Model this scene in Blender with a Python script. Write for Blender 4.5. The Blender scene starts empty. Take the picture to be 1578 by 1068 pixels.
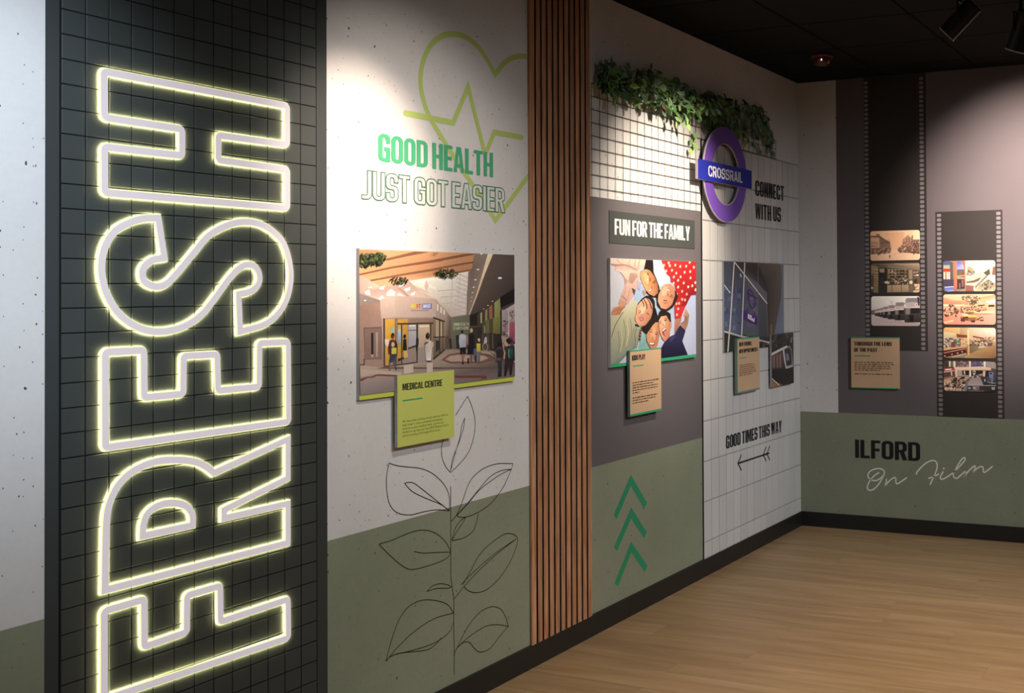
import bpy, math, random
from mathutils import Vector, Matrix, Euler
from mathutils.geometry import tessellate_polygon

random.seed(7)
SC = bpy.context.scene
COL = SC.collection
PI = math.pi

# ------------------------------------------------------------------ camera
W, H = 1578.0, 1068.0
YAW, PITCH, ROLL = 0.3879401269603641, 0.013474026645250709, -0.007512315319239166
FPX, CX, CY = 1702.57, 1233.653, 424.751
EYE = Vector((-6.7146474588905845, -2.7547949054997374, 1.5358038747033385))
_f = Vector((math.cos(PITCH) * math.cos(YAW), math.cos(PITCH) * math.sin(YAW), math.sin(PITCH)))
_r0 = Vector((math.sin(YAW), -math.cos(YAW), 0))
_u0 = _r0.cross(_f)
RIGHT = math.cos(ROLL) * _r0 + math.sin(ROLL) * _u0
UP = -math.sin(ROLL) * _r0 + math.cos(ROLL) * _u0
cam_data = bpy.data.cameras.new('camera')
cam = bpy.data.objects.new('camera', cam_data)
COL.objects.link(cam)
m3 = Matrix((RIGHT, UP, -_f)).transposed()
cam.matrix_world = Matrix.Translation(EYE) @ m3.to_4x4()
cam_data.sensor_fit = 'HORIZONTAL'
cam_data.sensor_width = 36.0
cam_data.lens = FPX / W * 36.0
cam_data.shift_x = (W / 2 - CX) / W
cam_data.shift_y = (CY - H / 2) / W
cam_data.clip_start = 0.02
SC.camera = cam

# ------------------------------------------------------------------ world, lamps, exposure
SC.view_settings.view_transform = 'Standard'
SC.view_settings.look = 'None'
SC.view_settings.exposure = 0.0
SC.view_settings.gamma = 1.0
SC.view_settings.use_curve_mapping = False
world = bpy.data.worlds.new('world')
SC.world = world
world.use_nodes = True
world.node_tree.nodes['Background'].inputs[0].default_value = (0.5, 0.55, 0.62, 1)
world.node_tree.nodes['Background'].inputs[1].default_value = 0.02


def spot_lamp(name, pos, target, power, size_deg, blend, color, radius=0.03):
    d = bpy.data.lights.new(name, 'SPOT')
    d.energy = power
    d.spot_size = math.radians(size_deg)
    d.spot_blend = blend
    d.color = color
    d.shadow_soft_size = radius
    o = bpy.data.objects.new(name, d)
    COL.objects.link(o)
    o.location = pos
    o.rotation_euler = (Vector(target) - Vector(pos)).to_track_quat('-Z', 'Y').to_euler()
    return o


WARM = (1.0, 0.80, 0.66)
COOL = (0.72, 0.85, 1.0)
NEUT = (1.0, 0.92, 0.84)
# narrow track spots that make the pools of light on the walls
spot_lamp('spot_lamp', (-5.6, -1.5, 2.75), (-5.06, 0, 1.80), 185, 46, 1.0, COOL)
spot_lamp('spot_lamp', (-4.1, -1.4, 2.75), (-3.87, 0, 1.90), 265, 32, 1.0, WARM)
spot_lamp('spot_lamp', (-4.1, -1.46, 2.75), (-3.60, 0, 1.62), 80, 62, 1.0, NEUT)
spot_lamp('spot_lamp', (-1.85, -1.35, 2.78), (-1.80, 0, 1.84), 290, 54, 1.0, (1.0, 0.86, 0.70))
spot_lamp('spot_lamp', (-1.6, -2.1, 2.75), (0, -1.58, 2.02), 640, 54, 1.0, (1.0, 0.81, 0.71))
spot_lamp('spot_lamp', (-3.4, -3.2, 2.8), (-2.9, -2.2, 0), 300, 80, 1.0, WARM)
# wide fill lamps, added and unseen, that light the room in general
for x, y, p, a in ((-6.2, -3.4, 120, 92), (-3.8, -3.2, 120, 92), (-2.0, -3.4, 125, 72)):
    spot_lamp('fill_lamp', (x, y, 2.75), (x + 0.6, -0.5, 0.25), p, a, 1.0, (0.94, 0.97, 1.0), 0.12)
spot_lamp('fill_lamp', (-2.6, -4.4, 2.75), (-0.1, -0.9, 0.55), 250, 58, 1.0, (0.88, 0.93, 1.0), 0.12)


# ------------------------------------------------------------------ helpers
def lin(c):
    c = c / 255.0
    return c / 12.92 if c <= 0.04045 else ((c + 0.055) / 1.055) ** 2.4


def rgb(r, g, b, k=1.0):
    return (min(lin(r) * k, 0.95), min(lin(g) * k, 0.95), min(lin(b) * k, 0.95))


class Surf:
    """A wall plane. u runs to the viewer's right along it, v is height, d is the distance in front of it."""

    def __init__(self, kind):
        self.kind = kind

    def P(self, u, v, d=0.0):
        return Vector((u, -d, v)) if self.kind == 'L' else Vector((-d, -u, v))

    def uv(self, px, py, d=0.0):
        r = _f + (px - CX) / FPX * RIGHT - (py - CY) / FPX * UP
        if self.kind == 'L':
            t = (-d - EYE.y) / r.y
            q = EYE + t * r
            return (q.x, q.z)
        t = (-d - EYE.x) / r.x
        q = EYE + t * r
        return (-q.y, q.z)

    def uvs(self, pts, d=0.0):
        return [self.uv(p[0], p[1], d) for p in pts]

    def rect(self, quad, d=0.0):
        """upright wall rectangle (u0,v0,u1,v1) nearest to four traced corners TL TR BR BL"""
        a = self.uvs(quad, d)
        return ((a[0][0] + a[3][0]) / 2, (a[2][1] + a[3][1]) / 2, (a[1][0] + a[2][0]) / 2, (a[0][1] + a[1][1]) / 2)


LW, RW = Surf('L'), Surf('R')


def at(px, py, z=None, x=None):
    """the point of the room at height z (or at distance x from the right wall) seen at a pixel"""
    r = _f + (px - CX) / FPX * RIGHT - (py - CY) / FPX * UP
    t = (z - EYE.z) / r.z if z is not None else (x - EYE.x) / r.x
    return EYE + t * r


def Z(ox, oy, s, pts):
    """points read off an enlarged crop (origin ox, oy, factor s) as full-frame pixels"""
    return [(ox + p[0] / s, oy + p[1] / s) for p in pts]


class MB:
    def __init__(self):
        self.v, self.f, self.m, self.c = [], [], [], []

    def face(self, pts, mi=0, col=None):
        i = len(self.v)
        self.v += [Vector(p) for p in pts]
        if col is not None:
            self.c += list(col) if isinstance(col, list) else [col] * len(pts)
        self.f.append(tuple(range(i, i + len(pts))))
        self.m.append(mi)

    def tris(self, pts, tri, mi=0, col=None):
        i = len(self.v)
        self.v += [Vector(p) for p in pts]
        if col is not None:
            self.c += list(col) if isinstance(col, list) else [col] * len(pts)
        for t in tri:
            self.f.append(tuple(i + k for k in t))
            self.m.append(mi)

    def box(self, lo, hi, mi=0, M=None):
        x0, y0, z0 = lo
        x1, y1, z1 = hi
        p = [Vector(q) for q in ((x0, y0, z0), (x1, y0, z0), (x1, y1, z0), (x0, y1, z0), (x0, y0, z1), (x1, y0, z1), (x1, y1, z1), (x0, y1, z1))]
        if M is not None:
            p = [M @ q for q in p]
        i = len(self.v)
        self.v += p
        for q in ((0, 3, 2, 1), (4, 5, 6, 7), (0, 1, 5, 4), (1, 2, 6, 5), (2, 3, 7, 6), (3, 0, 4, 7)):
            self.f.append(tuple(i + k for k in q))
            self.m.append(mi)

    def poly(self, S, outer, d, holes=(), mi=0, col=None):
        """flat polygon (u,v) on a wall at depth d"""
        loops = [[Vector((p[0], p[1], 0)) for p in outer]] + [[Vector((p[0], p[1], 0)) for p in h] for h in holes]
        tri = tessellate_polygon(loops)
        pts = [S.P(q.x, q.y, d) for l in loops for q in l]
        self.tris(pts, tri, mi, col)

    def slab(self, S, outer, d0, d1, holes=(), mi=0, side=None):
        """polygon standing proud of a wall from depth d0 to d1"""
        self.poly(S, outer, d1, holes, mi)
        sm = mi if side is None else side
        for loop in [outer] + list(holes):
            n = len(loop)
            for i in range(n):
                a, b = loop[i], loop[(i + 1) % n]
                self.face([S.P(a[0], a[1], d0), S.P(b[0], b[1], d0), S.P(b[0], b[1], d1), S.P(a[0], a[1], d1)], sm)
        self.poly(S, outer, d0, holes, sm)

    def cyl(self, p0, p1, r0, r1=None, n=20, caps=True, mi=0):
        r1 = r0 if r1 is None else r1
        p0, p1 = Vector(p0), Vector(p1)
        ax = (p1 - p0).normalized()
        a = ax.orthogonal().normalized()
        b = ax.cross(a)
        i = len(self.v)
        for p, r in ((p0, r0), (p1, r1)):
            for k in range(n):
                t = 2 * PI * k / n
                self.v.append(p + r * (math.cos(t) * a + math.sin(t) * b))
        for k in range(n):
            k2 = (k + 1) % n
            self.f.append((i + k, i + k2, i + n + k2, i + n + k))
            self.m.append(mi)
        if caps:
            self.f.append(tuple(i + k for k in range(n - 1, -1, -1)))
            self.m.append(mi)
            self.f.append(tuple(i + n + k for k in range(n)))
            self.m.append(mi)

    def lathe(self, origin, prof, n=28, mi=0, M=None):
        """surface of revolution about z; prof = (r, z)"""
        i = len(self.v)
        for r, z in prof:
            for k in range(n):
                t = 2 * PI * k / n
                p = Vector((r * math.cos(t), r * math.sin(t), z))
                if M is not None:
                    p = M @ p
                self.v.append(Vector(origin) + p)
        for j in range(len(prof) - 1):
            for k in range(n):
                k2 = (k + 1) % n
                self.f.append((i + j * n + k, i + j * n + k2, i + (j + 1) * n + k2, i + (j + 1) * n + k))
                self.m.append(mi)


WP = {}


def make_mesh(name, verts, mb, mats):
    me = bpy.data.meshes.new(name)
    me.from_pydata([tuple(v) for v in verts], [], mb.f)
    for mt in (mats if isinstance(mats, (list, tuple)) else [mats]):
        me.materials.append(mt)
    if any(mb.m):
        me.polygons.foreach_set('material_index', mb.m)
    if mb.c:
        at_ = me.color_attributes.new('Col', 'FLOAT_COLOR', 'POINT')
        flat = []
        for c in mb.c:
            flat += [c[0], c[1], c[2], 1.0]
        at_.data.foreach_set('color', flat)
    me.update()
    return me


def tag(o, label=None, cat=None, group=None, kind=None):
    if label:
        o['label'] = label
    if cat:
        o['category'] = cat
    if group:
        o['group'] = group
    if kind:
        o['kind'] = kind
    return o


def place(o, parent, center):
    WP[o.name] = Vector(center)
    if parent is not None:
        o.parent = parent
        o.location = Vector(center) - WP[parent.name]
    else:
        o.location = Vector(center)


def obj(name, mb, mats, parent=None, label=None, cat=None, group=None, kind=None, smooth=False):
    lo = Vector((min(v.x for v in mb.v), min(v.y for v in mb.v), min(v.z for v in mb.v)))
    hi = Vector((max(v.x for v in mb.v), max(v.y for v in mb.v), max(v.z for v in mb.v)))
    c = (lo + hi) / 2
    me = make_mesh(name, [v - c for v in mb.v], mb, mats)
    if smooth:
        me.polygons.foreach_set('use_smooth', [True] * len(me.polygons))
    o = bpy.data.objects.new(name, me)
    COL.objects.link(o)
    place(o, parent, c)
    return tag(o, label, cat, group, kind)


def inst(name, me, center, parent=None, rot=None, scale=None):
    o = bpy.data.objects.new(name, me)
    COL.objects.link(o)
    place(o, parent, center)
    if rot is not None:
        o.rotation_euler = rot
    if scale is not None:
        o.scale = scale
    return o


def empty(name, loc, label=None, cat=None, group=None, kind=None, parent=None):
    o = bpy.data.objects.new(name, None)
    COL.objects.link(o)
    o.empty_display_size = 0.05
    place(o, parent, loc)
    return tag(o, label, cat, group, kind)


# ------------------------------------------------------------------ materials
def mat(name, color, rough=0.6, spec=0.3, metal=0.0, emit=None, estr=0.0):
    m = bpy.data.materials.new(name)
    m.use_nodes = True
    b = m.node_tree.nodes['Principled BSDF']
    b.inputs['Base Color'].default_value = (*color, 1)
    b.inputs['Roughness'].default_value = rough
    b.inputs['Specular IOR Level'].default_value = spec
    b.inputs['Metallic'].default_value = metal
    if emit:
        b.inputs['Emission Color'].default_value = (*emit, 1)
        b.inputs['Emission Strength'].default_value = estr
    return m


def nt(m):
    t = m.node_tree
    return t, t.nodes, t.links, t.nodes['Principled BSDF']


def mottled(name, color, rough=0.7, amount=0.10, scale=3.0, spec=0.2, pits=False, bump=0.0, pitcol=0.12):
    """painted or printed plaster: soft mottling and, if wanted, sparse dark blow-holes like cast concrete"""
    m = mat(name, color, rough, spec)
    t, N, Lk, B = nt(m)
    geo = N.new('ShaderNodeNewGeometry')
    n1 = N.new('ShaderNodeTexNoise')
    n1.inputs['Scale'].default_value = scale
    n1.inputs['Detail'].default_value = 6
    n1.inputs['Roughness'].default_value = 0.65
    Lk.new(geo.outputs['Position'], n1.inputs['Vector'])
    n2 = N.new('ShaderNodeTexNoise')
    n2.inputs['Scale'].default_value = 60
    n2.inputs['Detail'].default_value = 3
    Lk.new(geo.outputs['Position'], n2.inputs['Vector'])
    add = N.new('ShaderNodeMix')
    add.data_type = 'FLOAT'
    add.inputs[0].default_value = 0.3
    Lk.new(n1.outputs['Fac'], add.inputs[2])
    Lk.new(n2.outputs['Fac'], add.inputs[3])
    mr = N.new('ShaderNodeMapRange')
    mr.inputs[1].default_value = 0.3
    mr.inputs[2].default_value = 0.7
    mr.inputs[3].default_value = 1 - amount
    mr.inputs[4].default_value = 1 + amount
    Lk.new(add.outputs[0], mr.inputs[0])
    val = mr.outputs[0]
    if pits:
        sx = N.new('ShaderNodeSeparateXYZ')
        Lk.new(geo.outputs['Position'], sx.inputs[0])
        sm_ = N.new('ShaderNodeMath')
        Lk.new(sx.outputs[0], sm_.inputs[0])
        Lk.new(sx.outputs[1], sm_.inputs[1])
        wob = N.new('ShaderNodeTexNoise')
        wob.inputs['Scale'].default_value = 45
        Lk.new(geo.outputs['Position'], wob.inputs['Vector'])
        wv_ = N.new('ShaderNodeVectorMath')
        wv_.operation = 'SCALE'
        wv_.inputs['Scale'].default_value = 0.012
        Lk.new(wob.outputs['Color'], wv_.inputs[0])
        cx_ = N.new('ShaderNodeCombineXYZ')
        Lk.new(sm_.outputs[0], cx_.inputs[0])
        Lk.new(sx.outputs[2], cx_.inputs[1])
        fl = N.new('ShaderNodeVectorMath')
        Lk.new(cx_.outputs[0], fl.inputs[0])
        Lk.new(wv_.outputs[0], fl.inputs[1])
        for sc, thr, keep in ((8.0, 0.030, 0.80), (19.0, 0.044, 0.88), (36.0, 0.055, 0.88)):
            mp = N.new('ShaderNodeMapping')
            mp.inputs['Scale'].default_value = (1.2, 0.85, 1)
            mp.inputs['Location'].default_value = (sc * 0.13, 0.37, 0)
            Lk.new(fl.outputs[0], mp.inputs['Vector'])
            vo = N.new('ShaderNodeTexVoronoi')
            vo.voronoi_dimensions = '2D'
            vo.inputs['Scale'].default_value = sc
            Lk.new(mp.outputs[0], vo.inputs['Vector'])
            lt = N.new('ShaderNodeMath')
            lt.operation = 'LESS_THAN'
            lt.inputs[1].default_value = thr
            Lk.new(vo.outputs['Distance'], lt.inputs[0])
            sep = N.new('ShaderNodeSeparateColor')
            Lk.new(vo.outputs['Color'], sep.inputs[0])
            gt = N.new('ShaderNodeMath')
            gt.operation = 'GREATER_THAN'
            gt.inputs[1].default_value = keep
            Lk.new(sep.outputs[0], gt.inputs[0])
            mu = N.new('ShaderNodeMath')
            mu.operation = 'MULTIPLY'
            Lk.new(lt.outputs[0], mu.inputs[0])
            Lk.new(gt.outputs[0], mu.inputs[1])
            mix = N.new('ShaderNodeMix')
            mix.data_type = 'FLOAT'
            Lk.new(mu.outputs[0], mix.inputs[0])
            Lk.new(val, mix.inputs[2])
            mix.inputs[3].default_value = pitcol
            val = mix.outputs[0]
    vm = N.new('ShaderNodeVectorMath')
    vm.operation = 'SCALE'
    vm.inputs[0].default_value = color
    Lk.new(val, vm.inputs['Scale'])
    Lk.new(vm.outputs[0], B.inputs['Base Color'])
    if bump:
        bp = N.new('ShaderNodeBump')
        bp.inputs['Strength'].default_value = bump
        bp.inputs['Distance'].default_value = 0.002
        Lk.new(n2.outputs['Fac'], bp.inputs['Height'])
        Lk.new(bp.outputs[0], B.inputs['Normal'])
    return m


def wood(name, dark, light, stretch, rough=0.5, spec=0.3, seed_by_object=True, noise_scale=9.0, contrast=(0.35, 0.7), spread=0.13):
    """timber grain stretched along one axis (stretch = per-axis coordinate scale); tone shifts from piece to piece"""
    m = mat(name, light, rough, spec)
    t, N, Lk, B = nt(m)
    geo = N.new('ShaderNodeNewGeometry')
    oi = N.new('ShaderNodeObjectInfo')
    mp = N.new('ShaderNodeVectorMath')
    mp.operation = 'MULTIPLY'
    mp.inputs[1].default_value = stretch
    Lk.new(geo.outputs['Position'], mp.inputs[0])
    off = N.new('ShaderNodeVectorMath')
    off.operation = 'SCALE'
    off.inputs[0].default_value = (37, 53, 71)
    Lk.new(oi.outputs['Random'], off.inputs['Scale'])
    ad = N.new('ShaderNodeVectorMath')
    Lk.new(mp.outputs[0], ad.inputs[0])
    Lk.new(off.outputs[0], ad.inputs[1])
    n1 = N.new('ShaderNodeTexNoise')
    n1.inputs['Scale'].default_value = noise_scale
    n1.inputs['Detail'].default_value = 5
    n1.inputs['Roughness'].default_value = 0.6
    n1.inputs['Distortion'].default_value = 0.6
    Lk.new(ad.outputs[0], n1.inputs['Vector'])
    cr = N.new('ShaderNodeValToRGB')
    cr.color_ramp.elements[0].position = contrast[0]
    cr.color_ramp.elements[0].color = (*dark, 1)
    cr.color_ramp.elements[1].position = contrast[1]
    cr.color_ramp.elements[1].color = (*light, 1)
    Lk.new(n1.outputs['Fac'], cr.inputs[0])
    hv = N.new('ShaderNodeHueSaturation')
    mr = N.new('ShaderNodeMapRange')
    mr.inputs[3].default_value = 1 - spread
    mr.inputs[4].default_value = 1 + spread
    Lk.new(oi.outputs['Random'], mr.inputs[0])
    Lk.new(mr.outputs[0], hv.inputs['Value'])
    Lk.new(cr.outputs[0], hv.inputs['Color'])
    Lk.new(hv.outputs[0], B.inputs['Base Color'])
    bp = N.new('ShaderNodeBump')
    bp.inputs['Strength'].default_value = 0.15
    bp.inputs['Distance'].default_value = 0.001
    Lk.new(n1.outputs['Fac'], bp.inputs['Height'])
    Lk.new(bp.outputs[0], B.inputs['Normal'])
    return m


def tile_mat(name, color, rough, spec, spread):
    m = mat(name, color, rough, spec)
    t, N, Lk, B = nt(m)
    oi = N.new('ShaderNodeObjectInfo')
    mr = N.new('ShaderNodeMapRange')
    mr.inputs[3].default_value = 1 - spread
    mr.inputs[4].default_value = 1 + spread
    Lk.new(oi.outputs['Random'], mr.inputs[0])
    vm = N.new('ShaderNodeVectorMath')
    vm.operation = 'SCALE'
    vm.inputs[0].default_value = color
    Lk.new(mr.outputs[0], vm.inputs['Scale'])
    Lk.new(vm.outputs[0], B.inputs['Base Color'])
    return m


def print_mat(name, gain=1.0, rough=0.45):
    """printed picture: colours come from the drawing's own colour attribute"""
    m = mat(name, (0.5, 0.5, 0.5), rough, 0.25)
    t, N, Lk, B = nt(m)
    a = N.new('ShaderNodeAttribute')
    a.attribute_name = 'Col'
    geo = N.new('ShaderNodeNewGeometry')
    no = N.new('ShaderNodeTexNoise')
    no.inputs['Scale'].default_value = 90
    no.inputs['Detail'].default_value = 2
    Lk.new(geo.outputs['Position'], no.inputs['Vector'])
    mr = N.new('ShaderNodeMapRange')
    mr.inputs[1].default_value = 0.3
    mr.inputs[2].default_value = 0.7
    mr.inputs[3].default_value = 0.96 * gain
    mr.inputs[4].default_value = 1.04 * gain
    Lk.new(no.outputs['Fac'], mr.inputs[0])
    vm = N.new('ShaderNodeVectorMath')
    vm.operation = 'SCALE'
    Lk.new(a.outputs['Color'], vm.inputs[0])
    Lk.new(mr.outputs[0], vm.inputs['Scale'])
    Lk.new(vm.outputs[0], B.inputs['Base Color'])
    return m


M = {
    'white_wall': mottled('white_concrete_print', (0.66, 0.64, 0.62), 0.75, 0.07, 2.5, 0.15, True),
    'white_plain': mottled('white_plaster', (0.64, 0.62, 0.61), 0.75, 0.06, 2.5, 0.15, False),
    'green_wall': mottled('sage_green_concrete_print', (0.245, 0.265, 0.185), 0.75, 0.10, 2.5, 0.15, True, 0.0, 0.35),
    'purple_wall': mottled('dusky_purple_paint', (0.135, 0.118, 0.124), 0.7, 0.04, 2.0, 0.2),
    'dark_panel': mottled('charcoal_panel', (0.040, 0.046, 0.045), 0.55, 0.06, 3.0, 0.3),
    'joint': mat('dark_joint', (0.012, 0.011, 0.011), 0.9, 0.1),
    'dark_tile': tile_mat('charcoal_tile', (0.046, 0.053, 0.050), 0.5, 0.35, 0.06),
    'white_tile': tile_mat('glazed_white_tile', (0.60, 0.585, 0.565), 0.35, 0.4, 0.05),
    'grout': mat('grey_grout', (0.34, 0.33, 0.32), 0.9, 0.1),
    'black': mottled('black_skirting', (0.016, 0.015, 0.014), 0.45, 0.1, 6, 0.4),
    'ceiling': mottled('black_ceiling_tile', (0.011, 0.011, 0.010), 0.9, 0.15, 8, 0.1),
    'slat': wood('oak_slat', (0.30, 0.135, 0.065), (0.58, 0.31, 0.17), (9, 9, 0.55), 0.5, 0.25),
    'felt': mat('black_felt_and_gap_shade', (0.008, 0.007, 0.007), 1.0, 0.0),
    'plank': wood('oak_vinyl_plank', (0.285, 0.172, 0.08), (0.45, 0.295, 0.15), (7, 0.5, 1), 0.42, 0.35, True, 2.6, (0.3, 0.72), 0.05),
    'floor_base': mat('floor_joint', (0.08, 0.05, 0.03), 0.9, 0.1),
    'lime': mat('lime_paint', (0.45, 0.56, 0.16), 0.6, 0.2),
    'lime_board': mottled('lime_board', (0.56, 0.60, 0.14), 0.5, 0.03, 4, 0.25),
    'lime_strip': mat('lime_strip', (0.55, 0.62, 0.09), 0.5, 0.25),
    'edge_grey': mat('board_edge_grey', (0.36, 0.36, 0.40), 0.6, 0.2),
    'edge_white': mat('board_edge_white', (0.62, 0.60, 0.58), 0.6, 0.2),
    'edge_teal': mat('board_edge_teal', (0.16, 0.26, 0.23), 0.5, 0.3),
    'tan': mottled('kraft_tan_board', (0.60, 0.40, 0.245), 0.55, 0.04, 5, 0.2),
    'green_strip': mat('green_strip', (0.03, 0.34, 0.15), 0.5, 0.25),
    'green_text': mat('green_vinyl', (0.07, 0.38, 0.185), 0.6, 0.2),
    'green_arrow': mat('green_paint', (0.035, 0.27, 0.13), 0.7, 0.15),
    'grey_outline': mat('grey_green_outline', (0.10, 0.18, 0.12), 0.6, 0.2),
    'mint': mat('pale_mint_fill', (0.60, 0.68, 0.60), 0.7, 0.15),
    'ink': mat('black_ink', (0.012, 0.013, 0.016), 0.6, 0.2),
    'brown_ink': mat('brown_ink', (0.14, 0.075, 0.04), 0.7, 0.1),
    'olive_ink': mat('olive_ink', (0.16, 0.17, 0.03), 0.7, 0.1),
    'line_ink': mat('line_art_ink', (0.022, 0.018, 0.012), 0.7, 0.1),
    'white_vinyl': mat('white_vinyl', (0.80, 0.79, 0.77), 0.55, 0.2),
    'script': mat('pale_script_vinyl', (0.85, 0.84, 0.78), 0.6, 0.2),
    'charcoal_sign': mat('charcoal_sign', (0.062, 0.068, 0.064), 0.6, 0.2),
    'wire': mat('black_wire', (0.085, 0.08, 0.08), 0.5, 0.3),
    'purple_ring': mat('purple_enamel', (0.18, 0.08, 0.46), 0.35, 0.4),
    'ring_edge': mat('pale_ring_edge', (0.55, 0.50, 0.55), 0.4, 0.3),
    'blue_bar': mat('blue_enamel', (0.018, 0.028, 0.34), 0.35, 0.4),
    'film': mottled('film_black', (0.036, 0.032, 0.030), 0.6, 0.05, 3, 0.25),
    'perf': mat('perforation_print', (0.215, 0.195, 0.20), 0.7, 0.15),
    'metal_black': mat('black_metal', (0.012, 0.012, 0.012), 0.4, 0.4),
    'metal_rim': mat('worn_rim', (0.62, 0.60, 0.56), 0.4, 0.5, 0.2),
    'lens': mat('lamp_lens', (0.8, 0.75, 0.65), 0.2, 0.5, 0, (1.0, 0.85, 0.7), 3.0),
    'red_dome': mat('red_plastic', (0.10, 0.010, 0.008), 0.25, 0.5),
    'red_dark': mat('dark_red_plastic', (0.05, 0.006, 0.006), 0.4, 0.4),
    'indicator': mat('indicator_light', (0.9, 0.9, 0.9), 0.3, 0.5, 0, (1, 0.9, 0.85), 1.2),
    'amber': mat('amber_lens', (0.30, 0.12, 0.03), 0.25, 0.5),
    'neon_face': mat('neon_face', (0.30, 0.28, 0.28), 0.5, 0.2, 0, (0.46, 0.41, 0.44), 1.0),
    'neon_side': mat('neon_side', (0.5, 0.5, 0.3), 0.5, 0.2, 0, (0.80, 0.77, 0.36), 1.15),
    'neon_back': mat('neon_back', (0.5, 0.5, 0.3), 0.5, 0.2, 0, (1.0, 0.93, 0.42), 70.0),
    'room_paint': mottled('grey_room_paint', (0.42, 0.41, 0.40), 0.8, 0.05, 2, 0.1),
    'stem': mat('vine_stem', (0.07, 0.06, 0.03), 0.8, 0.1),
}
M['print'] = print_mat('picture_print', 1.0)


# ------------------------------------------------------------------ 2D shapes
def fil(pts, seg=5):
    """polygon with a fillet radius per corner: (x, y[, r])"""
    out = []
    n = len(pts)
    for i, p in enumerate(pts):
        r = p[2] if len(p) > 2 else 0
        P = Vector((p[0], p[1]))
        if r <= 0:
            out.append((P.x, P.y))
            continue
        A = Vector(pts[i - 1][:2]) - P
        B = Vector(pts[(i + 1) % n][:2]) - P
        la, lb = A.length, B.length
        A.normalize()
        B.normalize()
        ang = A.angle(B)
        t = min(r / math.tan(ang / 2), la * 0.499, lb * 0.499)
        r2 = t * math.tan(ang / 2)
        c = P + (A + B).normalized() * (r2 / math.sin(ang / 2))
        a0 = math.atan2((P + A * t - c).y, (P + A * t - c).x)
        a1 = math.atan2((P + B * t - c).y, (P + B * t - c).x)
        da = (a1 - a0 + PI) % (2 * PI) - PI
        for k in range(seg + 1):
            a = a0 + da * k / seg
            out.append((c.x + r2 * math.cos(a), c.y + r2 * math.sin(a)))
    return out


def spline(pts, sub=6, closed=False):
    """Catmull-Rom through the points"""
    n = len(pts)
    out = []
    rng = range(n if closed else n - 1)
    for i in rng:
        p1, p2 = pts[i], pts[(i + 1) % n]
        p0 = pts[i - 1] if (closed or i > 0) else (2 * p1[0] - p2[0], 2 * p1[1] - p2[1])
        p3 = pts[(i + 2) % n] if (closed or i + 2 < n) else (2 * p2[0] - p1[0], 2 * p2[1] - p1[1])
        for k in range(sub):
            t = k / sub
            out.append(tuple(0.5 * (2 * p1[a] + (p2[a] - p0[a]) * t + (2 * p0[a] - 5 * p1[a] + 4 * p2[a] - p3[a]) * t * t + (3 * p1[a] - p0[a] - 3 * p2[a] + p3[a]) * t ** 3) for a in (0, 1)))
    if not closed:
        out.append(tuple(pts[-1]))
    return out


def offsets(pts, w, closed):
    """left and right edge points of a ribbon of width w along a path, mitred"""
    n = len(pts)
    Lf, Rt = [], []
    for i in range(n):
        P = Vector(pts[i][:2])
        if closed or 0 < i < n - 1:
            a = (P - Vector(pts[i - 1][:2]))
            b = (Vector(pts[(i + 1) % n][:2]) - P)
        elif i == 0:
            a = b = Vector(pts[1][:2]) - P
        else:
            a = b = P - Vector(pts[i - 1][:2])
        if a.length < 1e-9:
            a = b
        if b.length < 1e-9:
            b = a
        a = a.normalized()
        b = b.normalized()
        na, nb = Vector((-a.y, a.x)), Vector((-b.y, b.x))
        nn = na + nb
        if nn.length < 1e-6:
            nn = na
        nn.normalize()
        k = 1 / max(0.35, nn.dot(na))
        Lf.append(tuple(P + nn * (w / 2 * k)))
        Rt.append(tuple(P - nn * (w / 2 * k)))
    return Lf, Rt


def ribbon(mb, S, pts, w, d, closed=False, mi=0, caps=False, col=None):
    Lf, Rt = offsets(pts, w, closed)
    n = len(pts)
    for i in range(n if closed else n - 1):
        j = (i + 1) % n
        mb.face([S.P(*Rt[i], d), S.P(*Rt[j], d), S.P(*Lf[j], d), S.P(*Lf[i], d)], mi, col)
    if caps and not closed:
        for e in (0, -1):
            c = pts[e]
            mb.face([S.P(c[0] + w / 2 * math.cos(2 * PI * k / 12), c[1] + w / 2 * math.sin(2 * PI * k / 12), d - 0.00012) for k in range(12)], mi, col)


def ell(cx, cy, rx, ry, n=16, rot=0.0):
    c, s = math.cos(rot), math.sin(rot)
    return [(cx + rx * math.cos(2 * PI * k / n) * c - ry * math.sin(2 * PI * k / n) * s, cy + rx * math.cos(2 * PI * k / n) * s + ry * math.sin(2 * PI * k / n) * c) for k in range(n)]


def rrect(u0, v0, u1, v1, r, seg=4):
    return fil([(u0, v0, r), (u1, v0, r), (u1, v1, r), (u0, v1, r)], seg)


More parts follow.
